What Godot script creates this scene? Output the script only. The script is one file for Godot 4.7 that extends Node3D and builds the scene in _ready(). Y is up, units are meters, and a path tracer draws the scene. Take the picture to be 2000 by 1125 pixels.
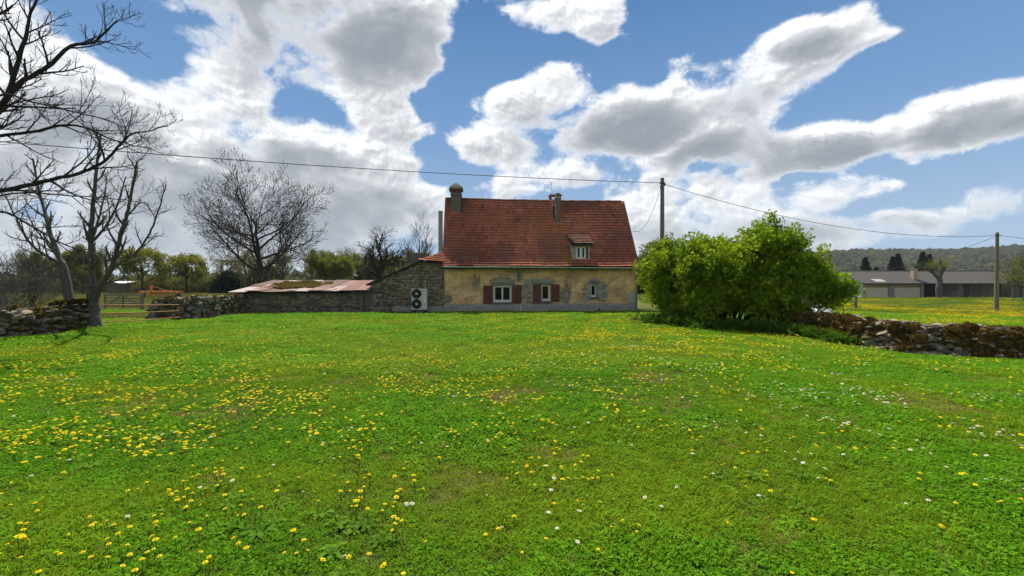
extends Node3D
# A stone farm cottage behind a flowering lawn, spring. Metres, y up, camera looks along -z.

# ---------------------------------------------------------------- sky
# cloud banks and their thicker, greyer cores: [azimuth, elevation, half width, half height] in degrees, then weight
const CLOUDS := [[-25.5,29.0,14.6,5.9,1.00],[-33.2,23.9,4.8,4.5,1.00],[-20.3,24.4,6.6,3.5,0.90],[-33.7,19.9,4.0,2.5,0.80],[-16.0,28.1,5.7,4.1,0.85],[-11.5,32.0,4.6,2.9,0.80],[0.0,33.0,7.5,1.9,0.60],[5.4,31.9,8.1,2.1,0.70],[11.1,31.1,3.3,2.0,0.75],[-48.6,19.3,3.9,4.8,0.80],[-45.0,19.1,2.6,2.2,0.75],[-46.7,12.7,7.8,5.3,0.90],[-39.8,17.0,5.7,4.1,0.90],[-35.6,15.4,6.3,4.1,0.90],[-27.7,15.6,9.1,3.6,0.90],[-16.0,20.0,4.5,2.4,0.80],[-19.7,15.4,7.2,2.2,0.80],[-31.8,20.5,2.5,1.5,0.40],[-41.8,7.8,16.4,4.5,0.90],[-24.4,9.6,13.5,4.5,0.85],[-47.0,3.5,9.7,2.3,0.70],[-30.8,5.0,15.1,2.6,0.70],[-13.4,8.9,7.1,3.2,0.70],[5.4,20.2,12.3,4.1,1.00],[5.8,24.7,4.2,2.5,0.90],[16.0,19.8,5.4,3.8,0.95],[-3.4,17.6,4.2,2.4,0.90],[0.7,22.6,3.4,2.3,0.70],[23.8,20.3,5.1,4.4,1.10],[29.8,22.0,6.2,3.6,1.20],[36.0,24.8,4.5,2.5,1.00],[32.8,23.8,4.3,2.9,1.10],[40.6,23.6,2.4,0.6,0.60],[22.4,24.6,2.5,3.0,0.60],[27.7,15.6,7.5,3.5,1.00],[35.1,14.7,5.0,2.3,0.90],[39.4,14.9,2.4,1.5,0.60],[45.4,14.6,4.4,2.8,1.20],[48.8,14.5,3.3,2.4,1.10],[51.6,14.3,2.9,2.8,1.00],[37.3,9.9,4.8,1.5,0.50],[48.8,7.4,2.7,2.3,0.90],[44.7,6.5,5.6,1.1,0.60],[29.8,9.1,7.7,2.3,0.40],[37.8,5.4,19.6,1.4,0.80],[-39.8,2.9,29.5,2.1,0.90],[-2.7,12.3,7.5,1.6,0.80],[8.8,13.9,9.9,2.0,0.80],[18.5,10.3,7.3,2.5,0.80],[19.7,14.8,2.4,3.0,0.40],[16.6,7.5,18.3,1.9,0.80],[21.5,4.4,22.9,1.5,0.60]]
const GREYS := [[-23.2,28.5,12.0,4.1,1.00],[-29.8,25.2,5.7,2.9,0.70],[11.5,19.3,9.8,2.5,0.90],[17.8,19.1,3.7,2.3,0.50],[27.7,14.8,5.9,2.5,1.00],[37.3,13.6,3.5,1.6,0.80],[27.7,20.5,3.2,1.6,0.60],[34.7,24.5,3.2,1.2,0.35],[47.0,13.9,3.8,1.2,0.80],[-27.7,14.2,6.4,1.8,0.55],[-44.3,13.7,4.6,2.8,0.50],[-39.8,9.6,10.6,2.3,0.60],[-22.6,9.7,11.6,2.4,0.60],[-43.6,5.7,10.9,2.0,0.70],[-27.7,5.7,16.0,2.4,0.80],[0.0,11.1,6.1,0.9,0.50],[12.1,12.8,5.9,1.0,0.40],[41.8,6.3,7.7,1.1,0.50],[48.8,6.9,1.8,1.1,0.50],[30.8,6.1,12.6,1.2,0.50]]
const SKY_LEVEL := 0.69
var sky_a := FastNoiseLite.new()
var sky_b := FastNoiseLite.new()
var sky_c := FastNoiseLite.new()
var sky_d := FastNoiseLite.new()

func sky_setup() -> void:
	sky_a.noise_type = FastNoiseLite.TYPE_SIMPLEX_SMOOTH
	sky_a.seed = 11
	sky_a.frequency = 0.075
	sky_a.fractal_octaves = 6
	sky_a.fractal_gain = 0.52
	sky_a.domain_warp_enabled = true
	sky_a.domain_warp_amplitude = 4.0
	sky_a.domain_warp_frequency = 0.06
	sky_a.domain_warp_fractal_octaves = 3
	sky_b.noise_type = FastNoiseLite.TYPE_CELLULAR
	sky_b.seed = 5
	sky_b.frequency = 0.22
	sky_b.fractal_type = FastNoiseLite.FRACTAL_FBM
	sky_b.fractal_octaves = 3
	sky_b.cellular_return_type = FastNoiseLite.RETURN_DISTANCE
	sky_b.domain_warp_enabled = true
	sky_b.domain_warp_amplitude = 3.0
	sky_b.domain_warp_frequency = 0.12
	sky_d.noise_type = FastNoiseLite.TYPE_CELLULAR
	sky_d.seed = 17
	sky_d.frequency = 0.10
	sky_d.fractal_type = FastNoiseLite.FRACTAL_NONE
	sky_d.cellular_return_type = FastNoiseLite.RETURN_DISTANCE
	sky_d.domain_warp_enabled = true
	sky_d.domain_warp_amplitude = 5.0
	sky_d.domain_warp_frequency = 0.07
	sky_c.noise_type = FastNoiseLite.TYPE_SIMPLEX_SMOOTH
	sky_c.seed = 29
	sky_c.frequency = 0.02
	sky_c.fractal_octaves = 3

func bank_sum(list: Array, az: float, el: float) -> float:
	var best := 0.0
	for b in list:
		var dx: float = (az - b[0]) / b[2]
		if dx > 1.5 or dx < -1.5:
			continue
		var dy: float = (el - b[1]) / b[3]
		var q := dx * dx + dy * dy
		if q < 2.1:
			best += b[4] * pow(1.0 - q / 2.1, 1.6)
	return best

func sky_patch(az0: float, az1: float, el0: float, el1: float, w: int, h: int) -> Image:
	# where the banks lie, coarsely, then smoothly enlarged
	var cw := w / 8
	var ch := h / 8
	var lay := Image.create_empty(cw, ch, false, Image.FORMAT_RGF)
	for y in ch:
		var el := el1 + (el0 - el1) * (y + 0.5) / ch
		for x in cw:
			var az := az0 + (az1 - az0) * (x + 0.5) / cw
			if absf(az) < 75.0 and el < 46.0:
				lay.set_pixel(x, y, Color(bank_sum(CLOUDS, az, el), bank_sum(GREYS, az, el), 0))
	lay.resize(w, h, Image.INTERPOLATE_CUBIC)
	var laid := lay.get_data().to_float32_array()
	var dens := PackedFloat32Array()
	var core := PackedFloat32Array()
	dens.resize(w * h)
	core.resize(w * h)
	for y in h:
		var el := el1 + (el0 - el1) * (y + 0.5) / h
		var ce := cos(deg_to_rad(el))
		for x in w:
			var az := az0 + (az1 - az0) * (x + 0.5) / w
			var a := deg_to_rad(az)
			# directions scaled so that clouds flatten towards the horizon
			var sq := 57.3 * (1.0 - 0.25 * ce)
			var px := sin(a) * ce * 57.3
			var pz := cos(a) * ce * 57.3
			var py := sin(deg_to_rad(el)) * sq * 1.9
			var n1 := sky_a.get_noise_3d(px, py, pz)
			var n2 := sky_b.get_noise_3d(px, py, pz)
			var n4 := sky_d.get_noise_3d(px, py, pz)
			var wild := smoothstep(54.0, 75.0, absf(az)) 
			wild = maxf(wild, smoothstep(36.0, 46.0, el))
			var cover := 0.0
			var grey := 0.0
			if wild < 1.0:
				cover = laid[2 * (y * w + x)]
				grey = laid[2 * (y * w + x) + 1]
			if wild > 0.0:
				var n3 := sky_c.get_noise_3d(px, py, pz)
				cover = lerpf(cover, 0.5 + 1.3 * n3 + 0.25 * (1.0 - el / 90.0), wild)
				grey = lerpf(grey, clampf(0.35 + 1.6 * n3, 0.0, 1.0), wild)
			cover = 1.15 * cover / (0.45 + cover)
			dens[y * w + x] = cover - 0.50 + 0.56 * n1 - 0.42 * (n2 + 0.42) - 0.42 * (n4 + 0.45)
			core[y * w + x] = grey
	var im := Image.create_empty(w, h, false, Image.FORMAT_RGBAF)
	var up0 := maxi(int(round(0.45 * h / (el1 - el0))), 1)
	var up1 := int(round(1.2 * h / (el1 - el0)))
	var up2 := int(round(3.2 * h / (el1 - el0)))
	var lf := int(round(-0.7 * w / (az1 - az0)))
	for y in h:
		var el := el1 + (el0 - el1) * (y + 0.5) / h
		var t := clampf(el / 42.0, 0.0, 1.0)
		var blue := Vector3(0.42, 0.57, 0.76).lerp(Vector3(0.185, 0.355, 0.625), smoothstep(0.0, 0.5, t)).lerp(Vector3(0.065, 0.182, 0.44), smoothstep(0.35, 1.0, t))
		for x in w:
			var d := dens[y * w + x]
			var c := blue
			if d > 0.0:
				var g := core[y * w + x]
				var o1 := maxf(dens[maxi(y - up1, 0) * w + clampi(x + lf, 0, w - 1)], 0.0)
				var o2 := maxf(dens[maxi(y - up2, 0) * w + clampi(x + 2 * lf, 0, w - 1)], 0.0)
				var o0 := dens[maxi(y - up0, 0) * w + clampi(x + lf / 2, 0, w - 1)]
				var thick := smoothstep(0.06, 0.62, d)
				var shade := thick * (0.20 + 1.12 * g / (0.28 + g)) * (0.5 + 0.75 * (1.0 - exp(-2.2 * (o1 + o2))))
				# relief of the billows, lit from above
				shade += clampf((o0 - d) * 1.9, -0.28, 0.30) * smoothstep(0.1, 0.4, d)
				shade = 1.0 - exp(-1.9 * maxf(shade, 0.0))
				var white := Vector3(1.0, 1.02, 1.05)
				var dark := Vector3(0.27, 0.30, 0.35)
				var cc := white.lerp(dark, pow(shade, 0.8))
				cc = cc.lerp(Vector3(0.58, 0.65, 0.74), 0.55 * (1.0 - smoothstep(0.0, 12.0, el)))
				c = blue.lerp(cc, smoothstep(0.0, 0.27, d))
			c *= SKY_LEVEL
			im.set_pixel(x, y, Color(c.x, c.y, c.z))
	return im

func make_sky() -> Sky:
	sky_setup()
	# whole dome coarsely, the part above the farm finely; panorama centre looks along -z
	var dome := sky_patch(-180.0, 180.0, 0.0, 90.0, 1024, 256)
	dome.resize(4096, 1024, Image.INTERPOLATE_CUBIC)
	var fine := sky_patch(-58.0078125, 58.0078125, 0.0, 45.0, 1320, 512)
	dome.blit_rect(fine, Rect2i(0, 0, 1320, 512), Vector2i(2048 - 660, 512))
	var im := Image.create_empty(4096, 2048, false, Image.FORMAT_RGBAF)
	im.fill(Color(0.16, 0.20, 0.10))
	# the panorama's first column looks along -z
	im.blit_rect(dome, Rect2i(2048, 0, 2048, 1024), Vector2i.ZERO)
	im.blit_rect(dome, Rect2i(0, 0, 2048, 1024), Vector2i(2048, 0))
	var m := PanoramaSkyMaterial.new()
	m.panorama = ImageTexture.create_from_image(im)
	var s := Sky.new()
	s.sky_material = m
	return s

# ---------------------------------------------------------------- helpers
var rng := RandomNumberGenerator.new()
var taken := {}
var bumps := FastNoiseLite.new()
var patches := FastNoiseLite.new()

class Geo:
	var v := PackedVector3Array()
	var n := PackedVector3Array()
	var c := PackedColorArray()
	var uv := PackedVector2Array()
	var ix := PackedInt32Array()
	var col := Color(1, 1, 1)

	func vert(p: Vector3, nn: Vector3, t := Vector2.ZERO) -> int:
		v.append(p)
		n.append(nn)
		c.append(col)
		uv.append(t)
		return v.size() - 1

	# three corners, clockwise seen from outside
	func tri(a: Vector3, b: Vector3, d: Vector3) -> void:
		var nn := (d - a).cross(b - a).normalized()
		var k := vert(a, nn)
		vert(b, nn)
		vert(d, nn)
		ix.append_array([k, k + 1, k + 2])

	# four corners in turn, faced towards out
	func quad(a: Vector3, b: Vector3, d: Vector3, e: Vector3, out: Vector3, ts := []) -> void:
		var nn := (d - a).cross(b - a)
		var t: Array = ts if ts.size() == 4 else [Vector2(0, 0), Vector2(1, 0), Vector2(1, 1), Vector2(0, 1)]
		if nn.dot(out) < 0.0:
			var s := b
			b = e
			e = s
			t = [t[0], t[3], t[2], t[1]]
			nn = -nn
		nn = nn.normalized()
		var k := vert(a, nn, t[0])
		vert(b, nn, t[1])
		vert(d, nn, t[2])
		vert(e, nn, t[3])
		ix.append_array([k, k + 1, k + 2, k, k + 2, k + 3])

	func tri_out(a: Vector3, b: Vector3, d: Vector3, out: Vector3) -> void:
		if (d - a).cross(b - a).dot(out) < 0.0:
			tri(a, d, b)
		else:
			tri(a, b, d)

	# a box with chamfered edges, centred in xf
	func box(xf: Transform3D, size: Vector3, bev := 0.0) -> void:
		var h := size * 0.5
		var b := minf(bev, minf(h.x, minf(h.y, h.z)) * 0.8)
		for ax in 3:
			var u := (ax + 1) % 3
			var w := (ax + 2) % 3
			for s in [-1.0, 1.0]:
				var q := []
				for st in [[-1, -1], [1, -1], [1, 1], [-1, 1]]:
					var p := Vector3.ZERO
					p[ax] = s * h[ax]
					p[u] = st[0] * (h[u] - b)
					p[w] = st[1] * (h[w] - b)
					q.append(xf * p)
				var o := Vector3.ZERO
				o[ax] = s
				quad(q[0], q[1], q[2], q[3], xf.basis * o)
		if b <= 0.0:
			return
		for ax in 3:
			var u := (ax + 1) % 3
			var w := (ax + 2) % 3
			for su in [-1.0, 1.0]:
				for sw in [-1.0, 1.0]:
					var a := Vector3.ZERO
					a[u] = su * h[u]
					a[w] = sw * (h[w] - b)
					var d := Vector3.ZERO
					d[u] = su * (h[u] - b)
					d[w] = sw * h[w]
					var e := Vector3.ZERO
					e[ax] = h[ax] - b
					var o := Vector3.ZERO
					o[u] = su
					o[w] = sw
					quad(xf * (a - e), xf * (a + e), xf * (d + e), xf * (d - e), xf.basis * o)
		for sx in [-1.0, 1.0]:
			for sy in [-1.0, 1.0]:
				for sz in [-1.0, 1.0]:
					tri_out(xf * Vector3(sx * h.x, sy * (h.y - b), sz * (h.z - b)), xf * Vector3(sx * (h.x - b), sy * h.y, sz * (h.z - b)), xf * Vector3(sx * (h.x - b), sy * (h.y - b), sz * h.z), xf.basis * Vector3(sx, sy, sz))

	# box between two corners
	func slab(lo: Vector3, hi: Vector3, bev := 0.0) -> void:
		box(Transform3D(Basis(), (lo + hi) * 0.5), hi - lo, bev)

	# beam between two points
	func beam(a: Vector3, b: Vector3, w: float, t: float, bev := 0.0) -> void:
		var d := (b - a).normalized()
		var side := d.cross(Vector3.UP)
		if side.length() < 0.05:
			side = Vector3.RIGHT
		side = side.normalized()
		box(Transform3D(Basis(side, d, side.cross(d)), (a + b) * 0.5), Vector3(w, a.distance_to(b), t), bev)

	func tube(pts: PackedVector3Array, rad: PackedFloat32Array, sides: int, cap := true) -> void:
		var m := pts.size()
		if m < 2:
			return
		var t := (pts[1] - pts[0]).normalized()
		var e1 := t.cross(Vector3(0.31, 0.2, 0.93)).normalized()
		var base := v.size()
		for k in m:
			var t2 := (pts[mini(k + 1, m - 1)] - pts[maxi(k - 1, 0)]).normalized()
			if t2.length() < 0.5:
				t2 = t
			e1 = (e1 - t2 * e1.dot(t2)).normalized()
			var e2 := t2.cross(e1)
			for j in sides:
				var an := TAU * j / sides
				var o := e1 * cos(an) + e2 * sin(an)
				v.append(pts[k] + o * rad[k])
				n.append(o)
				c.append(col)
				uv.append(Vector2(float(j) / sides, k))
			t = t2
		for k in m - 1:
			for j in sides:
				var p := base + k * sides + j
				var q := base + k * sides + (j + 1) % sides
				ix.append_array([p, p + sides, q + sides, p, q + sides, q])
		if cap:
			for e in [0, m - 1]:
				var o := base + int(e) * sides
				for j in range(1, sides - 1):
					if e == 0:
						ix.append_array([o, o + j, o + j + 1])
					else:
						ix.append_array([o, o + j + 1, o + j])

	func rod(a: Vector3, b: Vector3, r: float, sides := 8) -> void:
		tube(PackedVector3Array([a, b]), PackedFloat32Array([r, r]), sides)

	# turned shape: profile of (radius, height)
	func lathe(xf: Transform3D, prof: Array, sides: int) -> void:
		for k in prof.size() - 1:
			var p: Vector2 = prof[k]
			var q: Vector2 = prof[k + 1]
			for j in sides:
				var a0 := TAU * j / sides
				var a1 := TAU * (j + 1) / sides
				var d0 := Vector3(cos(a0), 0, sin(a0))
				var d1 := Vector3(cos(a1), 0, sin(a1))
				var up := Vector3.UP
				var out := (d0 + d1) * (q.y - p.y) - up * (q.x - p.x) * 2.0
				if p.x < 0.0005:
					tri_out(xf * (up * p.y), xf * (d0 * q.x + up * q.y), xf * (d1 * q.x + up * q.y), xf.basis * out)
				elif q.x < 0.0005:
					tri_out(xf * (up * q.y), xf * (d0 * p.x + up * p.y), xf * (d1 * p.x + up * p.y), xf.basis * out)
				else:
					quad(xf * (d0 * p.x + up * p.y), xf * (d1 * p.x + up * p.y), xf * (d1 * q.x + up * q.y), xf * (d0 * q.x + up * q.y), xf.basis * out)

	func mesh(m: Material) -> ArrayMesh:
		var a := []
		a.resize(Mesh.ARRAY_MAX)
		a[Mesh.ARRAY_VERTEX] = v
		a[Mesh.ARRAY_NORMAL] = n
		a[Mesh.ARRAY_COLOR] = c
		a[Mesh.ARRAY_TEX_UV] = uv
		a[Mesh.ARRAY_INDEX] = ix
		var r := ArrayMesh.new()
		r.add_surface_from_arrays(Mesh.PRIMITIVE_TRIANGLES, a)
		r.surface_set_material(0, m)
		return r

func numbered(called: String) -> String:
	var k: int = taken.get(called, 0)
	taken[called] = k + 1
	return called if k == 0 else "%s_%03d" % [called, k]

func tag(o: Node, label: String, category: String, group := "") -> void:
	o.set_meta("label", label)
	o.set_meta("category", category)
	if group:
		o.set_meta("group", group)

func thing(called: String, label: String, category: String, at: Vector3, turn := 0.0, group := "") -> Node3D:
	var o := Node3D.new()
	o.name = numbered(called)
	add_child(o)
	o.position = at
	o.rotation_degrees.y = turn
	tag(o, label, category, group)
	return o

func part(called: String, m: Mesh, parent: Node, xf := Transform3D.IDENTITY, mat: Material = null) -> MeshInstance3D:
	var o := MeshInstance3D.new()
	o.name = called
	o.mesh = m
	o.transform = xf
	if mat:
		o.material_override = mat
	parent.add_child(o, true)
	return o

func group_node(called: String, parent: Node, xf := Transform3D.IDENTITY) -> Node3D:
	var o := Node3D.new()
	o.name = called
	o.transform = xf
	parent.add_child(o, true)
	return o

func copy(o: Node3D, called: String, label: String, at: Vector3, turn: float, size := 1.0, group := "") -> Node3D:
	var r: Node3D = o.duplicate()
	r.name = numbered(called)
	add_child(r)
	r.position = at
	r.rotation_degrees.y = turn
	r.scale = Vector3.ONE * size
	r.set_meta("label", label)
	if group:
		r.set_meta("group", group)
	return r

func scatter(called: String, m: Mesh, where: Array, tint: Array, parent: Node) -> MultiMeshInstance3D:
	var mm := MultiMesh.new()
	mm.transform_format = MultiMesh.TRANSFORM_3D
	mm.use_colors = true
	mm.mesh = m
	mm.instance_count = where.size()
	for i in where.size():
		mm.set_instance_transform(i, where[i])
		mm.set_instance_color(i, tint[i])
	var o := MultiMeshInstance3D.new()
	o.name = called
	o.multimesh = mm
	o.set_meta("kind", "stuff")
	parent.add_child(o, true)
	return o

func rf(a: float, b: float) -> float:
	return rng.randf_range(a, b)

func ball() -> Vector3:
	var d := Vector3(rng.randfn(), rng.randfn(), rng.randfn())
	return d.normalized() if d.length() > 0.001 else Vector3.UP

func hue(a: Color, b: Color, t: float, spread := 0.12) -> Color:
	var q := a.lerp(b, t)
	var s := 1.0 + rf(-spread, spread)
	return Color(q.r * s, q.g * s, q.b * s)

# the lie of the land: the lawn is level, the pasture to the east drops a little
func ground_h(x: float, z: float) -> float:
	return -0.85 * smoothstep(14.0, 46.0, x) + 0.05 * bumps.get_noise_2d(x * 3.0, z * 3.0)

# ---------------------------------------------------------------- materials
var M := {}

func lin(r: float, g: float, b: float, a := 1.0) -> Color:
	return Color(r, g, b, a).linear_to_srgb()

func plain(r: float, g: float, b: float, rough := 0.8, metal := 0.0) -> StandardMaterial3D:
	var m := StandardMaterial3D.new()
	m.albedo_color = lin(r, g, b)
	m.roughness = rough
	m.metallic = metal
	return m

func noise_tex(seed_: int, freq: float, octaves: int, ramp: Array, kind := FastNoiseLite.TYPE_SIMPLEX_SMOOTH, size := 512) -> NoiseTexture2D:
	var f := FastNoiseLite.new()
	f.seed = seed_
	f.noise_type = kind
	f.frequency = freq
	f.fractal_octaves = octaves
	var t := NoiseTexture2D.new()
	t.width = size
	t.height = size
	t.seamless = true
	t.noise = f
	if ramp.size():
		var g := Gradient.new()
		var off := PackedFloat32Array()
		var cs := PackedColorArray()
		for k in ramp.size():
			off.append(float(k) / (ramp.size() - 1))
			cs.append(ramp[k])
		g.offsets = off
		g.colors = cs
		t.color_ramp = g
	return t

# a surface of mottled matter: ramp of linear colours, one tile of the pattern every «span» metres
func mottled(seed_: int, ramp: Array, span: float, rough: float, relief_cm := 0.0, freq := 0.012, octaves := 5) -> StandardMaterial3D:
	var m := StandardMaterial3D.new()
	var cs := []
	for q in ramp:
		cs.append(lin(q[0], q[1], q[2]))
	m.albedo_texture = noise_tex(seed_, freq, octaves, cs)
	m.uv1_triplanar = true
	m.uv1_world_triplanar = true
	m.uv1_scale = Vector3.ONE / span
	m.roughness = rough
	if relief_cm > 0.0:
		m.heightmap_enabled = true
		m.heightmap_texture = noise_tex(seed_ + 50, freq * 2.5, 5, [])
		m.heightmap_scale = relief_cm
	return m

func leafy(glow := 0.75, rough := 0.55) -> StandardMaterial3D:
	var m := StandardMaterial3D.new()
	m.vertex_color_use_as_albedo = true
	m.roughness = rough
	m.metallic_specular = 0.16
	m.backlight_enabled = true
	m.backlight = Color(glow, glow, glow).linear_to_srgb()
	return m

func make_materials() -> void:
	M.stone = [
		mottled(1, [[0.125, 0.110, 0.085], [0.211, 0.185, 0.140], [0.317, 0.273, 0.206]], 0.9, 0.95, 1.2),
		mottled(2, [[0.096, 0.088, 0.070], [0.163, 0.145, 0.114], [0.250, 0.220, 0.169]], 0.8, 0.95, 1.2),
		mottled(3, [[0.154, 0.128, 0.088], [0.259, 0.216, 0.147], [0.365, 0.308, 0.213]], 1.0, 0.95, 1.2),
		mottled(4, [[0.067, 0.059, 0.046], [0.115, 0.101, 0.077], [0.192, 0.167, 0.125]], 0.8, 0.95, 1.2),
	]
	M.warm_stone = [
		mottled(5, [[0.20, 0.15, 0.09], [0.30, 0.23, 0.14], [0.40, 0.32, 0.21]], 0.9, 0.95, 1.2),
		mottled(6, [[0.14, 0.10, 0.06], [0.22, 0.16, 0.095], [0.30, 0.23, 0.15]], 0.9, 0.95, 1.2),
	]
	M.mortar = mottled(7, [[0.09, 0.076, 0.058], [0.15, 0.128, 0.10], [0.22, 0.19, 0.15]], 1.1, 1.0, 1.5, 0.02)
	M.earth = mottled(8, [[0.03, 0.025, 0.018], [0.055, 0.045, 0.032], [0.08, 0.07, 0.05]], 1.0, 1.0, 1.0)
	M.cement = mottled(9, [[0.22, 0.21, 0.175], [0.32, 0.305, 0.26], [0.41, 0.39, 0.34]], 1.6, 0.95, 0.4, 0.008)
	M.dark_cement = mottled(10, [[0.085, 0.068, 0.055], [0.14, 0.115, 0.095], [0.20, 0.17, 0.14]], 0.8, 0.95, 0.6, 0.02)
	M.pale_cement = mottled(11, [[0.30, 0.29, 0.25], [0.40, 0.385, 0.34], [0.48, 0.46, 0.41]], 1.0, 0.9, 0.3)
	M.brick = mottled(12, [[0.13, 0.03, 0.02], [0.20, 0.05, 0.033], [0.27, 0.075, 0.05]], 0.5, 0.9, 0.3)
	M.old_wood = mottled(13, [[0.07, 0.065, 0.055], [0.13, 0.12, 0.105], [0.20, 0.19, 0.17]], 0.35, 0.95, 0.4)
	M.old_wood.uv1_scale = Vector3(9.0, 0.9, 9.0)
	M.post_wood = mottled(14, [[0.11, 0.085, 0.055], [0.18, 0.145, 0.10], [0.25, 0.21, 0.15]], 0.35, 0.95, 0.4)
	M.post_wood.uv1_scale = Vector3(9.0, 0.9, 9.0)
	M.black_wood = mottled(15, [[0.015, 0.013, 0.011], [0.03, 0.027, 0.023], [0.055, 0.05, 0.042]], 0.5, 0.95, 0.3)
	M.red_paint = mottled(16, [[0.085, 0.020, 0.015], [0.125, 0.030, 0.023], [0.16, 0.042, 0.032]], 0.6, 0.6, 0.05, 0.02)
	M.white_paint = mottled(17, [[0.66, 0.66, 0.64], [0.74, 0.74, 0.73], [0.79, 0.79, 0.78]], 0.7, 0.4)
	M.zinc = plain(0.55, 0.56, 0.56, 0.45, 0.6)
	M.rust = mottled(18, [[0.10, 0.03, 0.015], [0.20, 0.06, 0.03], [0.32, 0.11, 0.05]], 0.3, 0.85, 0.1, 0.03)
	M.rail_rust = mottled(19, [[0.20, 0.09, 0.03], [0.34, 0.16, 0.05], [0.45, 0.25, 0.09]], 0.5, 0.8, 0.05, 0.03)
	M.orange = mottled(20, [[0.34, 0.09, 0.015], [0.58, 0.20, 0.02], [0.70, 0.30, 0.03]], 0.6, 0.6, 0.05, 0.03)
	M.casing = mottled(21, [[0.50, 0.48, 0.41], [0.57, 0.55, 0.47], [0.62, 0.60, 0.52]], 0.8, 0.45)
	M.black = plain(0.012, 0.012, 0.013, 0.6)
	M.dark_grill = plain(0.035, 0.038, 0.04, 0.5)
	M.room = plain(0.015, 0.014, 0.013, 0.95)  # near-black: the dimness indoors is put into the colour
	M.glass = StandardMaterial3D.new()
	M.glass.transparency = BaseMaterial3D.TRANSPARENCY_ALPHA
	M.glass.albedo_color = Color(0.03, 0.035, 0.035, 0.05)
	M.glass.roughness = 0.03
	M.glass.metallic_specular = 0.38
	M.ash_bark = mottled(22, [[0.045, 0.042, 0.036], [0.085, 0.078, 0.068], [0.17, 0.16, 0.135]], 0.5, 0.95, 0.8, 0.025)
	M.pale_bark = mottled(23, [[0.012, 0.011, 0.010], [0.030, 0.026, 0.022], [0.085, 0.076, 0.064], [0.13, 0.12, 0.10], [0.18, 0.168, 0.14]], 0.8, 0.95, 0.8, 0.03)
	M.dark_bark = mottled(24, [[0.014, 0.012, 0.010], [0.025, 0.021, 0.018], [0.045, 0.038, 0.032]], 0.5, 0.95, 1.0, 0.025)
	M.leaf = leafy(0.95, 0.6)
	M.blade = leafy(0.85, 0.75)
	M.petal = leafy(0.5, 0.6)
	M.moss = leafy(0.2, 0.95)
	M.tile = StandardMaterial3D.new()
	M.tile.vertex_color_use_as_albedo = true
	M.tile.albedo_texture = noise_tex(25, 0.03, 5, [lin(0.62, 0.60, 0.60), lin(0.9, 0.9, 0.9), lin(1, 1, 1)])
	M.tile.uv1_triplanar = true
	M.tile.uv1_world_triplanar = true
	M.tile.uv1_scale = Vector3.ONE / 0.7
	M.tile.roughness = 0.9
	M.wire = plain(0.015, 0.015, 0.016, 0.6)

# ---------------------------------------------------------------- trees and shrubs
# a limb along given points, then what grows from it
func limb(g: Geo, pts: PackedVector3Array, r0: float, r1: float, lev: int, S: Dictionary, tips: Array) -> void:
	var m := pts.size()
	var rad := PackedFloat32Array()
	for k in m:
		var t := float(k) / (m - 1)
		rad.append(lerpf(r0, r1, pow(t, S.get("taper", 0.85))))
	g.tube(pts, rad, [9, 6, 4, 3, 3][mini(lev, 4)], lev < 2)
	if lev >= S.levels:
		tips.append([pts[m - 1], (pts[m - 1] - pts[m - 2]).normalized()])
		return
	var length := 0.0
	for k in m - 1:
		length += pts[k].distance_to(pts[k + 1])
	var n: int = maxi(2, int(round(S.n[lev] * rf(0.8, 1.2))))
	var spin := rf(0, TAU)
	for k in n:
		var t := lerpf(S.start[lev], 1.0, (k + rf(0.1, 0.9)) / n)
		var f := t * (m - 1)
		var i := mini(int(f), m - 2)
		var p := pts[i].lerp(pts[i + 1], f - i)
		var d := (pts[i + 1] - pts[i]).normalized()
		spin += 2.4 + rf(-0.5, 0.5)
		var side := d.cross(Vector3(0.3, 0.1, 1.0)).normalized().rotated(d, spin)
		var an: float = S.ang[lev] * rf(0.75, 1.25)
		var nd := (d * cos(an) + side * sin(an)).normalized()
		var r := lerpf(r0, r1, pow(t, S.get("taper", 0.85)))
		var cl: float = S.len[lev] * rf(0.65, 1.15) * (1.0 - S.get("fall", 0.55) * t)
		bough(g, p, nd, cl, minf(r * 0.7, r0 * S.get("rr", 0.55)), lev + 1, S, tips)
	if S.get("lead", true):
		tips.append([pts[m - 1], (pts[m - 1] - pts[m - 2]).normalized()])

func bough(g: Geo, p: Vector3, d: Vector3, length: float, r: float, lev: int, S: Dictionary, tips: Array) -> void:
	var segs := clampi(int(length / S.seg) + 2, 3, 9)
	var pts := PackedVector3Array([p])
	var step := length / segs
	var up: float = S.up[mini(lev, S.up.size() - 1)]
	for k in segs:
		d = (d + ball() * S.wob + Vector3.UP * up * (0.4 + float(k) / segs)).normalized()
		p += d * step
		pts.append(p)
	limb(g, pts, r, maxf(r * S.get("thin", 0.3), S.tip), lev, S, tips)

# a smooth line through given points, a little crooked
func through(list: Array, wob := 0.02, per := 4) -> PackedVector3Array:
	var out := PackedVector3Array()
	var m := list.size()
	for k in m - 1:
		var a: Vector3 = list[maxi(k - 1, 0)]
		var b: Vector3 = list[k]
		var c: Vector3 = list[k + 1]
		var e: Vector3 = list[mini(k + 2, m - 1)]
		for j in per:
			var q := b.cubic_interpolate(c, a, e, float(j) / per)
			out.append(q + ball() * wob * (0.0 if k == 0 and j == 0 else 1.0))
	out.append(list[m - 1])
	return out

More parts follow.
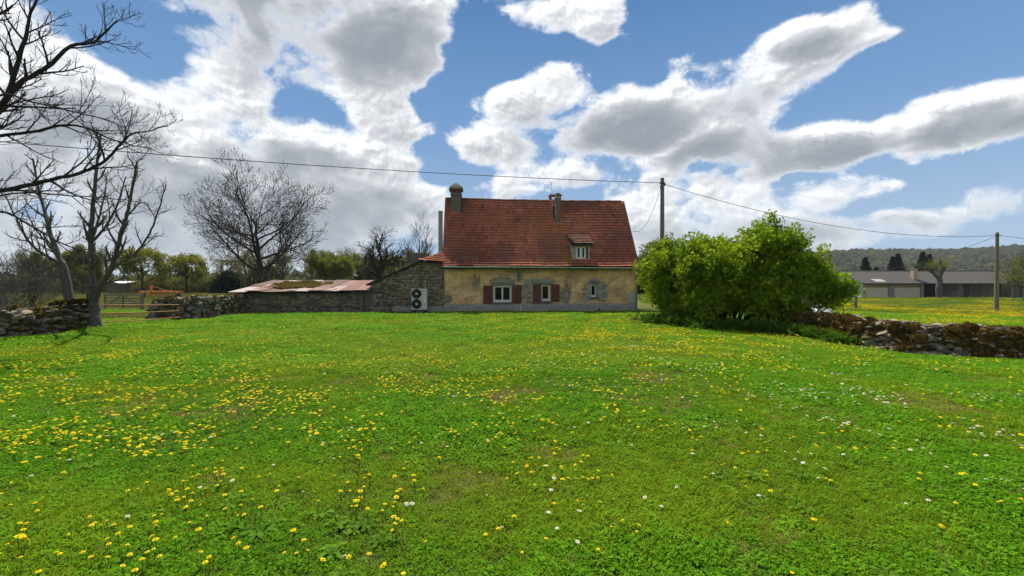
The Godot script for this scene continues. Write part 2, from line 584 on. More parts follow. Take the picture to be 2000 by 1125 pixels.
# a handful of leaves, about one metre across before scaling
func leaf_clump(seed_: int, count: int, size: float, wide: float) -> ArrayMesh:
	rng.seed = seed_
	var g := Geo.new()
	for k in count:
		var p := ball() * pow(rf(0.0, 1.0), 0.4) * 0.5
		var d := (ball() + p.normalized() * 0.6 + Vector3.UP * 0.25).normalized()
		var s := d.cross(ball()).normalized() * size * wide * rf(0.7, 1.2)
		var l := d * size * rf(0.7, 1.3)
		var up := d.cross(s).normalized() * size * 0.12
		var sh := rf(0.75, 1.2)
		g.col = Color(sh * rf(0.9, 1.15), sh, sh * rf(0.8, 1.1))
		# folded along the midrib: two bent halves
		g.tri(p, p + l * 0.45 + s + up, p + l)
		g.tri(p, p + l, p + l * 0.45 - s + up)
	return g.mesh(M.leaf)

func bud_shape() -> ArrayMesh:
	var g := Geo.new()
	g.lathe(Transform3D.IDENTITY, [Vector2(0.0, 0.0), Vector2(0.5, 0.35), Vector2(0.0, 1.0)], 4)
	return g.mesh(M.dark_bark)

func pointing(p: Vector3, d: Vector3, s: float, l: float) -> Transform3D:
	var x := d.cross(Vector3(0.4, 0.2, 0.9)).normalized()
	return Transform3D(Basis(x * s, d * l, x.cross(d) * s), p)

# ---------------------------------------------------------------- masonry
var stone_shapes := []

# a rough block inside the unit cube, «round» from squared (0) to boulder (1)
func rough_block(seed_: int, round_: float, jag: float) -> ArrayMesh:
	rng.seed = seed_
	var f := FastNoiseLite.new()
	f.seed = seed_
	f.frequency = 1.4
	var g := Geo.new()
	var e := 2
	var shift := {}
	for ax in 3:
		var u := (ax + 1) % 3
		var w := (ax + 2) % 3
		for s in [-1.0, 1.0]:
			var grid := []
			for i in e + 1:
				for j in e + 1:
					var p := Vector3.ZERO
					p[ax] = s
					p[u] = 2.0 * i / e - 1.0
					p[w] = 2.0 * j / e - 1.0
					var key := Vector3i((p * 10.0).round())
					if not shift.has(key):
						var q := p.lerp(p.normalized() * 1.18, round_)
						q *= 1.0 + jag * f.get_noise_3dv(p * 1.7)
						q += ball() * jag * 0.22
						shift[key] = q * 0.5
					grid.append(shift[key])
			var o := Vector3.ZERO
			o[ax] = s
			for i in e:
				for j in e:
					var a: Vector3 = grid[i * (e + 1) + j]
					var b: Vector3 = grid[(i + 1) * (e + 1) + j]
					var c: Vector3 = grid[(i + 1) * (e + 1) + j + 1]
					var d: Vector3 = grid[i * (e + 1) + j + 1]
					g.tri_out(a, b, c, o)
					g.tri_out(a, c, d, o)
	return g.mesh(M.stone[0])

func make_stones() -> void:
	for k in 6:
		stone_shapes.append(rough_block(300 + k, 0.40, 0.32))   # squared rubble
	for k in 6:
		stone_shapes.append(rough_block(400 + k, 0.62, 0.34))   # field boulders

# rubble laid in rough courses on an upright face: o corner, u along, out the way it faces, top(x) its height there
func courses(parent: Node, o: Vector3, u: Vector3, out: Vector3, length: float, top: Callable, row: Vector2, size: Vector2, depth: float, pick: Callable, first_shape := 0, skip := []) -> int:
	var made := 0
	var y := 0.0
	var most: float = 0.0
	for k in 20:
		most = maxf(most, top.call(length * k / 19.0))
	while y < most:
		var h := rf(row.x, row.y)
		var x := -rf(0.0, size.x)
		while x < length:
			var l := rf(size.x, size.y) * (0.6 + 0.4 * rng.randf())
			var mid := x + l * 0.5
			var ceil_: float = top.call(clampf(mid, 0.0, length))
			var hh := h * rf(0.75, 1.25)
			var yy := y + h * 0.5 + rf(-0.03, 0.03)
			var blocked := mid < 0.0 or mid > length or yy > ceil_ + 0.01
			for r in skip:
				if mid > r.position.x and mid < r.end.x and yy > r.position.y and yy < r.end.y:
					blocked = true
			if not blocked:
				var turn := Basis(out, rf(-0.11, 0.11)) * Basis(Vector3.UP, rf(-0.12, 0.12))
				var b := turn * Basis(u, Vector3.UP, out)
				b = b * Basis.from_scale(Vector3(l * 0.99, hh, depth * rf(0.85, 1.2)))
				var p := o + u * mid + Vector3.UP * yy + out * rf(-0.03, 0.03)
				part("stone", stone_shapes[first_shape + rng.randi() % 6], parent, Transform3D(b, p), pick.call(mid, yy))
				made += 1
			x += l + rf(0.004, 0.02)
		y += h + rf(0.003, 0.015)
	return made

func grey_pick(_x: float, _y: float) -> Material:
	return M.stone[[0, 0, 1, 1, 2, 3, 3][rng.randi() % 7]]

# dry stone wall along a line of points, its face heaped with loose stones
func dry_wall(parent: Node, pts: Array, heights: Array, thick: float, spread: float, count: int, size: Vector2, mossy: float, flat_ := 1.0, pick := grey_pick) -> void:
	# packed core
	var g := Geo.new()
	var m := pts.size()
	var line := PackedVector3Array()
	var tall := []
	line = through(pts, 0.0, 6)
	for k in m - 1:
		for j in 6:
			tall.append(lerpf(heights[k], heights[k + 1], j / 6.0) * (1.0 + 0.08 * bumps.get_noise_2d(k * 90.0 + j * 15.0, 3.0)))
	tall.append(heights[m - 1])
	for k in line.size() - 1:
		var a := line[k]
		var b := line[k + 1]
		var s0 := (b - a).cross(Vector3.UP).normalized()
		var q := []
		for w in [[a, tall[k]], [b, tall[k + 1]]]:
			q.append(w[0] + s0 * thick * 0.42 - Vector3.UP * 0.1)
			q.append(w[0] + s0 * thick * 0.26 + Vector3.UP * (w[1] - 0.10))
			q.append(w[0] - s0 * thick * 0.26 + Vector3.UP * (w[1] - 0.10))
			q.append(w[0] - s0 * thick * 0.42 - Vector3.UP * 0.1)
		g.quad(q[0], q[4], q[5], q[1], s0)
		g.quad(q[1], q[5], q[6], q[2], Vector3.UP)
		g.quad(q[2], q[6], q[7], q[3], -s0)
		if k == 0:
			g.quad(q[0], q[1], q[2], q[3], a - b)
		if k == line.size() - 2:
			g.quad(q[4], q[5], q[6], q[7], b - a)
	part("core", g.mesh(M.earth), parent)
	var total := 0.0
	for k in line.size() - 1:
		total += line[k].distance_to(line[k + 1])
	var wh := []
	var tint := []
	# stones bedded row upon row on both faces and along the top; the face seen from the lawn gets most
	var rows := 0
	var made := 0
	var y := 0.0
	var ymax: float = heights.max()
	var stones := []
	while y < ymax and made < count:
		var hrow := rf(size.x * 0.55, size.x * 0.95) * flat_
		var d := rf(0.0, size.x)
		while d < total and made < count:
			var l := rf(size.x, size.y)
			var run := d + l * 0.5
			var k := 0
			var left := run
			while k < line.size() - 2 and left > line[k].distance_to(line[k + 1]):
				left -= line[k].distance_to(line[k + 1])
				k += 1
			var seg := (line[k + 1] - line[k])
			var f := clampf(left / seg.length(), 0.0, 1.0)
			var p := line[k].lerp(line[k + 1], f)
			var hgt: float = lerpf(tall[k], tall[k + 1], f)
			var side := seg.cross(Vector3.UP).normalized()
			if y < hgt - 0.02:
				var tall_here := hrow * rf(0.85, 1.35)
				var inward := lerpf(0.42, 0.26, y / hgt) * thick
				var toprow := y + hrow * 1.3 > hgt
				var outs := [inward] if not toprow else [inward, -inward * 0.1, -inward]
				for w in outs:
					var b := Basis(Vector3.UP, rf(-0.45, 0.45)) * Basis(seg.normalized(), rf(-0.35, 0.35)) * Basis(side, rf(-0.32, 0.32)) * Basis(seg.normalized(), Vector3.UP, side)
					b = b * Basis.from_scale(Vector3(l * rf(0.85, 1.1), tall_here * flat_ * rf(0.8, 1.25), rf(0.2, 0.36)))
					var q: Vector3 = p + side * (w + rf(-spread, spread)) + Vector3.UP * (y + hrow * 0.5 + rf(-0.02, 0.03))
					part("stone", stone_shapes[6 + rng.randi() % 6], parent, Transform3D(b, q), pick.call(0.0, 0.0))
					stones.append([q, side, l])
					made += 1
			d += l + rf(0.0, 0.03)
		y += hrow * 0.95
		rows += 1
	if mossy > 0.0:
		for q in stones:
			var amount := clampf(0.5 + 2.2 * patches.get_noise_2d(q[0].x * 40.0, q[0].z * 40.0 + q[0].y * 40.0), 0.0, 1.0) * mossy
			for j in int(amount * 60.0):
				var dir: Vector3 = (ball() + Vector3.UP * 0.7 + q[1] * 0.5).normalized()
				var pos: Vector3 = q[0] + dir * Vector3(q[2] * 0.5, 0.10, q[2] * 0.5)
				wh.append(pointing(pos, (dir + ball() * 0.4).normalized(), rf(0.035, 0.10), rf(0.02, 0.06)))
				tint.append(hue(Color(0.075, 0.052, 0.012), Color(0.15, 0.090, 0.024), rng.randf(), 0.3))
		var ms := scatter("moss", moss_tuft(), wh, tint, parent)
		ms.set_meta("kind", "stuff")

func dark_pick(_x: float, _y: float) -> Material:
	return M.stone[[0, 1, 1, 3, 3, 1, 2][rng.randi() % 7]]

func brown_pick(_x: float, _y: float) -> Material:
	return [M.warm_stone[0], M.warm_stone[1], M.warm_stone[1], M.stone[2], M.stone[0], M.stone[3]][rng.randi() % 6]

func moss_tuft() -> ArrayMesh:
	rng.seed = 71
	var g := Geo.new()
	for k in 14:
		var d := (ball() + Vector3.UP * 1.1).normalized()
		var s := d.cross(ball()).normalized() * 0.16
		var o := Vector3(rf(-0.8, 0.8), 0.0, rf(-0.8, 0.8))
		var sh := rf(0.6, 1.3)
		g.col = Color(sh, sh, sh)
		g.tri(o - s, o + d * rf(0.6, 1.1), o + s)
	g.col = Color(0.8, 0.8, 0.8)
	for k in 6:
		var a0 := TAU * k / 6.0
		var a1 := TAU * (k + 1) / 6.0
		g.tri(Vector3(0, 0.45, 0), Vector3(cos(a0), 0, sin(a0)), Vector3(cos(a1), 0, sin(a1)))
	return g.mesh(M.moss)

# ---------------------------------------------------------------- the cottage
const HOUSE_AT := Vector3(-3.89, 0.0, -24.7)
const HOUSE_TURN := 5.0
const LONG := 11.37
const DEEP := 5.2

# ochre lime render: mottled, with grey washed-out areas, dark damp streaks under the eave and by the openings
func plaster_image() -> Image:
	var w := 1536
	var h := 384
	var a := FastNoiseLite.new()
	a.seed = 3
	a.frequency = 0.9
	a.fractal_octaves = 5
	var b := FastNoiseLite.new()
	b.seed = 8
	b.frequency = 5.0
	b.fractal_octaves = 4
	var im := Image.create_empty(w, h, false, Image.FORMAT_RGB8)
	# grimy places seen on the wall: x, y, half width, half height, strength
	var grime := [[1.82, 1.75, 0.28, 0.5, 1.0], [7.2, 1.35, 0.22, 0.75, 0.95], [6.95, 1.0, 0.35, 0.4, 0.8], [5.0, 2.35, 1.6, 0.12, 0.7], [7.4, 2.2, 0.25, 0.4, 0.5], [10.3, 1.3, 0.5, 0.5, 0.3], [1.0, 2.45, 1.0, 0.12, 0.5], [9.0, 2.45, 2.0, 0.1, 0.45], [3.4, 2.2, 0.9, 0.3, 0.35], [7.9, 2.3, 0.3, 0.5, 0.35]]
	var bare := [[4.75, 1.15, 0.30, 0.75, 1.0], [4.25, 2.2, 0.22, 0.35, 0.8], [7.0, 0.85, 0.42, 0.4, 0.85], [9.35, 1.15, 0.35, 0.6, 0.8], [8.25, 0.85, 0.25, 0.4, 0.7], [0.2, 0.8, 0.3, 0.35, 0.8], [3.35, 1.75, 0.75, 0.2, 0.9], [5.6, 1.8, 0.85, 0.2, 0.9], [8.8, 1.8, 0.5, 0.2, 0.6]]
	for y in h:
		var py := 2.85 * (1.0 - (y + 0.5) / h)
		for x in w:
			var px := LONG * (x + 0.5) / w
			var n1 := a.get_noise_2d(px, py)
			var n2 := b.get_noise_2d(px, py)
			var n3 := b.get_noise_2d(px * 4.0 + 40.0, py * 4.0)
			var c := Vector3(0.60, 0.350, 0.145).lerp(Vector3(0.74, 0.495, 0.25), clampf(0.5 + 1.1 * n1 + 0.5 * n2, 0.0, 1.0))
			c = c.lerp(Vector3(0.44, 0.285, 0.15), clampf(0.15 + 1.7 * a.get_noise_2d(px * 0.8 + 31.0, py * 1.6 + 9.0), 0.0, 0.75))
			c *= 1.0 + 0.42 * n3 + 0.24 * n2
			for q in bare:
				var dx: float = (px - q[0]) / q[2]
				var dy: float = (py - q[1]) / q[3]
				var e := 1.0 - dx * dx - dy * dy + 0.9 * n2 + 0.7 * n1 + 0.25 * n3
				if e > 0.0:
					c = c.lerp(Vector3(0.36, 0.33, 0.27) * (1.0 + 0.4 * n3), smoothstep(0.0, 0.22, e) * q[4])
			for q in grime:
				var dx: float = (px - q[0]) / q[2]
				var dy: float = (py - q[1]) / q[3]
				var e := 1.0 - dx * dx - dy * dy
				if e > -0.4:
					# dark algae in vertical streaks
					var st := b.get_noise_2d(px * 2.2, py * 0.35 + 17.0)
					c = c.lerp(Vector3(0.10, 0.085, 0.065), clampf((e + 0.35) * (0.5 + 1.6 * st + 0.7 * n2), 0.0, 0.88) * q[4])
			im.set_pixel(x, y, Color(maxf(c.x, 0.02), maxf(c.y, 0.02), maxf(c.z, 0.02)).linear_to_srgb())
	return im

# an upright face with openings; holes are Rect2 in its own x, y
func face_with_holes(g: Geo, x0: float, x1: float, y0: float, y1: float, z: float, holes: Array, deep: float, span: Vector2) -> void:
	var xs := [x0, x1]
	var ys := [y0, y1]
	for r in holes:
		xs += [r.position.x, r.end.x]
		ys += [r.position.y, r.end.y]
	xs.sort()
	ys.sort()
	for i in xs.size() - 1:
		for j in ys.size() - 1:
			if xs[i + 1] - xs[i] < 0.001 or ys[j + 1] - ys[j] < 0.001:
				continue
			var mid := Vector2((xs[i] + xs[i + 1]) * 0.5, (ys[j] + ys[j + 1]) * 0.5)
			var open := false
			for r in holes:
				open = open or r.has_point(mid)
			if not open:
				var q := [Vector2(xs[i], ys[j]), Vector2(xs[i + 1], ys[j]), Vector2(xs[i + 1], ys[j + 1]), Vector2(xs[i], ys[j + 1])]
				var t := []
				for p in q:
					t.append(Vector2(p.x / span.x, 1.0 - p.y / span.y))
				g.quad(Vector3(q[0].x, q[0].y, z), Vector3(q[1].x, q[1].y, z), Vector3(q[2].x, q[2].y, z), Vector3(q[3].x, q[3].y, z), Vector3(0, 0, 1), t)
	for r in holes:
		var a: Vector2 = r.position
		var b: Vector2 = r.end
		var t := Vector2(a.x / span.x, 1.0 - a.y / span.y)
		var ts := [t, t, t, t]
		g.quad(Vector3(a.x, a.y, z), Vector3(a.x, b.y, z), Vector3(a.x, b.y, z - deep), Vector3(a.x, a.y, z - deep), Vector3(1, 0, 0), ts)
		g.quad(Vector3(b.x, a.y, z), Vector3(b.x, b.y, z), Vector3(b.x, b.y, z - deep), Vector3(b.x, a.y, z - deep), Vector3(-1, 0, 0), ts)
		g.quad(Vector3(a.x, a.y, z), Vector3(b.x, a.y, z), Vector3(b.x, a.y, z - deep), Vector3(a.x, a.y, z - deep), Vector3(0, 1, 0), ts)
		g.quad(Vector3(a.x, b.y, z), Vector3(b.x, b.y, z), Vector3(b.x, b.y, z - deep), Vector3(a.x, b.y, z - deep), Vector3(0, -1, 0), ts)

# white window: frame, leaves, panes; x0..x1, y0..y1 at depth z
func window(parent: Node, x0: float, x1: float, y0: float, y1: float, z: float, leaves: int, label := "") -> Node3D:
	var o := group_node("window", parent)
	if label:
		o.set_meta("label", label)
	var g := Geo.new()
	var f := 0.05
	g.slab(Vector3(x0, y0, z - 0.06), Vector3(x0 + f, y1, z), 0.006)
	g.slab(Vector3(x1 - f, y0, z - 0.06), Vector3(x1, y1, z), 0.006)
	g.slab(Vector3(x0 + f, y0, z - 0.059), Vector3(x1 - f, y0 + 0.07, z - 0.001), 0.006)
	g.slab(Vector3(x0 + f, y1 - f, z - 0.059), Vector3(x1 - f, y1, z - 0.001), 0.006)
	part("frame", g.mesh(M.white_paint), o)
	var w := (x1 - x0 - 2.0 * f) / leaves
	for k in leaves:
		var a := x0 + f + w * k
		var b := a + w
		var s := 0.045
		var q := Geo.new()
		q.slab(Vector3(a + 0.002, y0 + 0.072, z - 0.045), Vector3(a + s, y1 - f - 0.002, z + 0.008), 0.006)
		q.slab(Vector3(b - s, y0 + 0.072, z - 0.045), Vector3(b - 0.002, y1 - f - 0.002, z + 0.008), 0.006)
		q.slab(Vector3(a + s, y0 + 0.072, z - 0.044), Vector3(b - s, y0 + 0.072 + 0.07, z + 0.006), 0.006)
		q.slab(Vector3(a + s, y1 - f - 0.05, z - 0.044), Vector3(b - s, y1 - f - 0.002, z + 0.006), 0.006)
		part("casement", q.mesh(M.white_paint), o)
		var p := Geo.new()
		p.quad(Vector3(a + s, y0 + 0.14, z - 0.02), Vector3(b - s, y0 + 0.14, z - 0.02), Vector3(b - s, y1 - f - 0.05, z - 0.02), Vector3(a + s, y1 - f - 0.05, z - 0.02), Vector3(0, 0, 1))
		part("pane", p.mesh(M.glass), o)
	return o

# ledged and braced shutter lying against the wall
func shutter(parent: Node, x0: float, x1: float, y0: float, y1: float, z: float, lean: float, flip: bool) -> void:
	var o := group_node("shutter", parent)
	var n := 5
	var w := (x1 - x0) / n
	for k in n:
		var g := Geo.new()
		g.slab(Vector3(x0 + w * k + 0.003, y0 + rf(-0.004, 0.004), z), Vector3(x0 + w * (k + 1) - 0.003, y1 + rf(-0.004, 0.004), z + 0.028), 0.006)
		part("board", g.mesh(M.red_paint), o)
	for yy in [y0 + 0.17, y1 - 0.19]:
		var g := Geo.new()
		g.slab(Vector3(x0 + 0.01, yy - 0.045, z + 0.029), Vector3(x1 - 0.01, yy + 0.045, z + 0.058), 0.006)
		part("batten", g.mesh(M.red_paint), o)
	if lean > 0.0:
		var g := Geo.new()
		var a := Vector3(x0 + 0.07, y0 + 0.23, z + 0.042)
		var b := Vector3(x1 - 0.07, y1 - 0.25, z + 0.042)
		if flip:
			a.x = x1 - 0.07
			b.x = x0 + 0.07
		g.beam(a, b, 0.075, 0.026, 0.005)
		part("brace", g.mesh(M.red_paint), o)
	for yy in [y0 + 0.17, y1 - 0.19]:
		var hg := Geo.new()
		hg.slab(Vector3((x0 if flip else x1) - 0.03, yy - 0.02, z + 0.059), Vector3((x0 if flip else x1) + 0.03, yy + 0.02, z + 0.066))
		part("hinge", hg.mesh(M.black), o)

# pantile-like interlocking tile with two ribs; lower edge at z = 0 front, runs up along -z
func tile_shape() -> ArrayMesh:
	var g := Geo.new()
	var xs := [0.0, 0.025, 0.05, 0.075, 0.1, 0.125, 0.15, 0.175, 0.2]
	var hs := [0.020, 0.046, 0.020, 0.0, 0.020, 0.046, 0.020, 0.0, 0.022]
	for k in 8:
		var a := Vector3(xs[k], hs[k] + 0.085, 0.0)
		var b := Vector3(xs[k + 1], hs[k + 1] + 0.085, 0.0)
		var up := Vector3(0, -0.088, -0.31)
		g.quad(a, b, b + up, a + up, Vector3(0, 1, 0))
		var dn := Vector3(0, 0.014, 0)
		g.quad(a, b, b - dn, a - dn, Vector3(0, 0, 1))
		g.quad(a - dn, b - dn, b + up * 0.6 - dn, a + up * 0.6 - dn, Vector3(0, -1, 0))
	return g.mesh(M.tile)

# slope of tiles from (z0, y0) up to (z1, y1), between x0 and x1
func tiling(where: Array, tint: Array, x0: float, x1: float, z0: float, y0: float, z1: float, y1: float, rows: int, cut: Array, colour: Callable) -> void:
	var run := Vector2(z1 - z0, y1 - y0)
	var d := Vector3(0, y1 - y0, z1 - z0).normalized()
	var side := Vector3.RIGHT * (1.0 if z1 < z0 else -1.0)
	var up := side.cross(d) * -1.0
	if up.y < 0.0:
		up = -up
	var cols := int(round((x1 - x0) / 0.2))
	var w := (x1 - x0) / cols
	var stretch := run.length() / rows / 0.235
	for r in rows:
		var t := float(r) / rows
		for c in cols:
			var x := x0 + w * c + rf(-0.004, 0.004)
			var p := Vector3(x, y0 + run.y * t, z0 + run.x * t)
			if x1 - x0 > 5.0:
				p.y -= 0.06 * sin(PI * clampf(x / LONG, 0.0, 1.0)) * smoothstep(2.6, 6.6, p.y) + 0.012 * sin(x * 1.9 + p.y)
			if side.x < 0.0:
				p.x += w
			var skip := false
			for q in cut:
				if p.x + 0.1 > q[0] and p.x + 0.1 < q[1] and p.y > q[2] and p.y < q[3]:
					skip = true
			if skip:
				continue
			var b := Basis(side * (w / 0.2), up, -d * stretch)
			b = Basis(up, rf(-0.012, 0.012)) * Basis(side, rf(-0.02, 0.03)) * b
			where.append(Transform3D(b, p + up * rf(0.0, 0.006)))
			tint.append(colour.call(p))

func main_tile_colour(p: Vector3) -> Color:
	var n := patches.get_noise_2d(p.x * 9.0, p.y * 9.0)
	var c := hue(Color(0.43, 0.124, 0.062), Color(0.60, 0.215, 0.112), clampf(0.5 + 1.6 * n, 0.0, 1.0), 0.16)
	c = c.lerp(Color(0.27, 0.12, 0.072), clampf(2.2 * patches.get_noise_2d(p.x * 16.0 - 50.0, p.y * 20.0 + 70.0), 0.0, 0.65))
	# rust and lichen washed down from the iron flue, patchy
	var o := exp(-pow((p.x - 6.95 - 0.03 * (5.4 - p.y)) / 0.30, 2.0)) * smoothstep(5.5, 5.2, p.y)
	o += 0.75 * exp(-pow((p.x - 6.1) / 0.75, 2.0)) * smoothstep(3.6, 5.2, p.y) + 0.5 * exp(-pow((p.x - 3.6) / 0.9, 2.0) - pow((p.y - 4.6) / 0.7, 2.0))
	o *= clampf(0.65 + 1.4 * patches.get_noise_2d(p.x * 40.0 + 90.0, p.y * 25.0) + rf(-0.2, 0.2), 0.0, 1.0)
	c = c.lerp(Color(0.56, 0.22, 0.06), clampf(o, 0.0, 0.85))
	# black lichen, tile by tile
	if rng.randf() < 0.03 + 0.14 * clampf(patches.get_noise_2d(p.x * 14.0 + 300.0, p.y * 14.0) * 2.0, 0.0, 1.0):
		c = c.lerp(Color(0.12, 0.07, 0.05), rf(0.2, 0.6))
	if rng.randf() < 0.06:
		c = c.lerp(Color(0.42, 0.24, 0.17), rf(0.3, 0.7))
	return c

# dormer tiles, colour darkened to offset the sun on their shallow slope
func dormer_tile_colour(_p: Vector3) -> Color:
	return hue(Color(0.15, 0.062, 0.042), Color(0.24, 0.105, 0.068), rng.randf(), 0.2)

func irregular_patch(x: float, y: float, rx: float, ry: float, z: float, thick: float, seed_: int, mat: Material, square := 2.0) -> ArrayMesh:
	var f := FastNoiseLite.new()
	f.seed = seed_
	f.frequency = 0.9
	var g := Geo.new()
	var ring := []
	var m := 30
	for k in m:
		var a := TAU * k / m
		var c := cos(a)
		var s := sin(a)
		var r := pow(pow(absf(c), square) + pow(absf(s), square), -1.0 / square) * (1.0 + 0.30 * f.get_noise_2d(c * 2.5, s * 2.5) + 0.10 * f.get_noise_2d(c * 9.0, s * 9.0))
		ring.append(Vector3(x + c * rx * r, y + s * ry * r, z))
	for k in m:
		var a: Vector3 = ring[k]
		var b: Vector3 = ring[(k + 1) % m]
		var q := Vector3(0, 0, thick)
		var mid := Vector3(x, y, z)
		var a2 := a.lerp(mid, 0.04) + q
		var b2 := b.lerp(mid, 0.04) + q
		g.tri_out(mid + q, a2, b2, Vector3(0, 0, 1))
		g.quad(a, b, b2, a2, a - mid)
	return g.mesh(mat)

func roof_y(z: float) -> float:
	return 2.62 + 1.043 * (0.35 - z) if z > -0.35 else 3.35 + 1.622 * (-0.35 - z)

func build_house() -> void:
	rng.seed = 21
	var H := thing("stone_cottage", "ochre plastered cottage with steep red tiled roof and red shutters", "house", HOUSE_AT, HOUSE_TURN)
	var w1 := Rect2(2.82, 0.50, 1.06, 1.03)
	var w2 := Rect2(5.16, 0.56, 1.0, 1.02)
	var w3 := Rect2(8.57, 0.80, 0.42, 0.82)
	# walls
	var g := Geo.new()
	face_with_holes(g, 0.0, LONG, 0.46, 2.85, 0.0, [w1, w2, w3], 0.30, Vector2(LONG, 2.85))
	var pm := StandardMaterial3D.new()
	pm.albedo_texture = ImageTexture.create_from_image(plaster_image())
	pm.roughness = 0.97
	pm.heightmap_enabled = true
	pm.heightmap_texture = pm.albedo_texture
	pm.heightmap_scale = 1.5
	part("front_wall", g.mesh(pm), H)
	g = Geo.new()
	face_with_holes(g, 0.31, LONG - 0.31, 0.0, 2.8, -0.31, [w1, w2, w3], 0.0, Vector2(1, 1))
	g.slab(Vector3(0.0, -0.2, -DEEP), Vector3(LONG, 2.7, -DEEP + 0.3))
	for x in [0.0, LONG - 0.3]:
		g.slab(Vector3(x, -0.2, -DEEP + 0.301), Vector3(x + 0.3, 2.7, -0.003))
		var a := [Vector2(0.0, 2.7), Vector2(-0.35, roof_y(-0.35) - 0.12), Vector2(-2.6, roof_y(-2.6) - 0.14), Vector2(-4.85, roof_y(-0.35) - 0.12), Vector2(-DEEP, 2.7)]
		for k in 3:
			g.tri_out(Vector3(x, a[0].y, a[0].x - 0.003), Vector3(x, a[k + 1].y, a[k + 1].x), Vector3(x, a[k + 2].y, a[k + 2].x), Vector3(-1, 0, 0))
			g.tri_out(Vector3(x + 0.3, a[0].y, a[0].x - 0.003), Vector3(x + 0.3, a[k + 1].y, a[k + 1].x), Vector3(x + 0.3, a[k + 2].y, a[k + 2].x), Vector3(1, 0, 0))
	part("side_and_back_walls", g.mesh(M.mortar), H)
	g = Geo.new()
	g.slab(Vector3(0.3, 0.1, -DEEP + 0.3), Vector3(LONG - 0.3, 0.2, -0.32))
	g.slab(Vector3(0.3, 2.55, -DEEP + 0.3), Vector3(LONG - 0.3, 2.65, -0.32))
	part("floors", g.mesh(M.room), H)
	g = Geo.new()
	g.slab(Vector3(0.3, 0.2, -2.0), Vector3(LONG - 0.3, 2.55, -1.9))
	part("added_dark_partition", g.mesh(M.room), H)  # added near-black wall behind the windows, makes the panes look dark
	g = Geo.new()
	g.slab(Vector3(-0.02, -0.25, -0.25), Vector3(LONG + 0.02, 0.47, 0.045), 0.01)
	part("plinth", g.mesh(M.cement), H)
	# bare stone and cement round the openings
	var surround := [[3.33, 1.72, 0.74, 0.16, 2.2], [5.60, 1.74, 0.86, 0.15, 3.5], [4.93, 1.10, 0.17, 0.5, 3.0], [8.86, 1.15, 0.34, 0.56, 3.0], [8.78, 1.82, 0.30, 0.15, 2.0], [11.1, 0.79, 0.26, 0.30, 4.0], [4.35, 2.1, 0.16, 0.30, 2.0], [0.18, 0.74, 0.24, 0.26, 2.0]]
	for k in surround.size():
		var q: Array = surround[k]
		if k == 3:
			# frame of cement left and right of the slit window only
			for b in [[8.46, 0.12], [9.15, 0.17]]:
				part("cement_patch", irregular_patch(b[0], 1.15, b[1], 0.52, 0.002, 0.02, 90 + k, M.cement, 4.0), H)
			continue
		part("cement_patch", irregular_patch(q[0], q[1], q[2], q[3], 0.002, 0.018, 80 + k, [M.cement, M.cement, M.cement, M.cement, M.cement, M.pale_cement, M.stone[0], M.stone[2]][k], q[4]), H)
	for l in [[2.62, 4.06, 1.54, 1.72, 0.045], [5.0, 6.32, 1.585, 1.74, 0.045], [8.46, 9.12, 1.63, 1.78, 0.045]]:
		g = Geo.new()
		g.slab(Vector3(l[0], l[2], -0.28), Vector3(l[1], l[3], l[4]), 0.02)
		part("lintel", g.mesh(M.stone[0]), H)
	# stones showing through the lost render
	var spots := []
	for k in 26:
		spots.append([rf(4.48, 5.06), rf(0.55, 1.6)])
	for k in 10:
		spots.append([rf(4.2, 4.5), rf(1.75, 2.45)])
	for k in 16:
		spots.append([rf(6.75, 7.3), rf(0.55, 1.1)])
	for k in 26:
		var s := 1.0 if rng.randf() < 0.5 else -1.0
		spots.append([8.8 + s * rf(0.42, 0.72), rf(0.55, 1.75)])
	for k in 18:
		var an := rf(0.3, PI - 0.3)
		spots.append([3.33 + cos(an) * 0.72, 1.75 + sin(an) * 0.22])
	for k in 14:
		spots.append([rf(-0.02, 0.4), rf(0.55, 0.95)])
	var gw := Geo.new()
	for q in spots:
		var sm: ArrayMesh = stone_shapes[rng.randi() % 6]
		var xf := Transform3D(Basis(Vector3.FORWARD, rf(-0.2, 0.2)) * Basis.from_scale(Vector3(rf(0.10, 0.24), rf(0.05, 0.11), 0.06)), Vector3(q[0], q[1], 0.012))
		var ar := sm.surface_get_arrays(0)
		var vs: PackedVector3Array = ar[Mesh.ARRAY_VERTEX]
		for i in range(0, vs.size(), 3):
			gw.tri(xf * vs[i], xf * vs[i + 1], xf * vs[i + 2])
	var bits := part("exposed_stones", gw.mesh(M.stone[2]), H)
	bits.set_meta("kind", "stuff")
	# windows, sills, shutters
	window(H, w1.position.x + 0.01, w1.end.x - 0.01, w1.position.y + 0.04, w1.end.y - 0.01, -0.12, 2)
	window(H, w2.position.x + 0.46, w2.end.x - 0.01, w2.position.y + 0.04, w2.end.y - 0.01, -0.12, 1)
	window(H, w3.position.x + 0.02, w3.end.x - 0.02, w3.position.y + 0.02, w3.end.y - 0.02, -0.16, 1, "narrow slit window set in grey cement")
	for s in [[2.72, 3.98, 0.44, 0.53], [5.04, 6.24, 0.47, 0.565], [8.50, 9.05, 0.74, 0.815]]:
		g = Geo.new()
		g.slab(Vector3(s[0], s[2], -0.29), Vector3(s[1], s[3], 0.10), 0.012)
		part("sill", g.mesh(M.dark_cement), H)
	shutter(H, 2.24, 2.79, 0.45, 1.52, 0.03, 1.0, true)
	shutter(H, 3.91, 4.46, 0.47, 1.56, 0.03, 1.0, false)
	shutter(H, 5.12, 5.63, 0.58, 1.57, -0.02, 0.0, false)
	shutter(H, 6.20, 6.70, 0.57, 1.59, 0.03, 1.0, false)
	# roof
	var R := group_node("roof", H)
	g = Geo.new()
	var x0 := -0.08
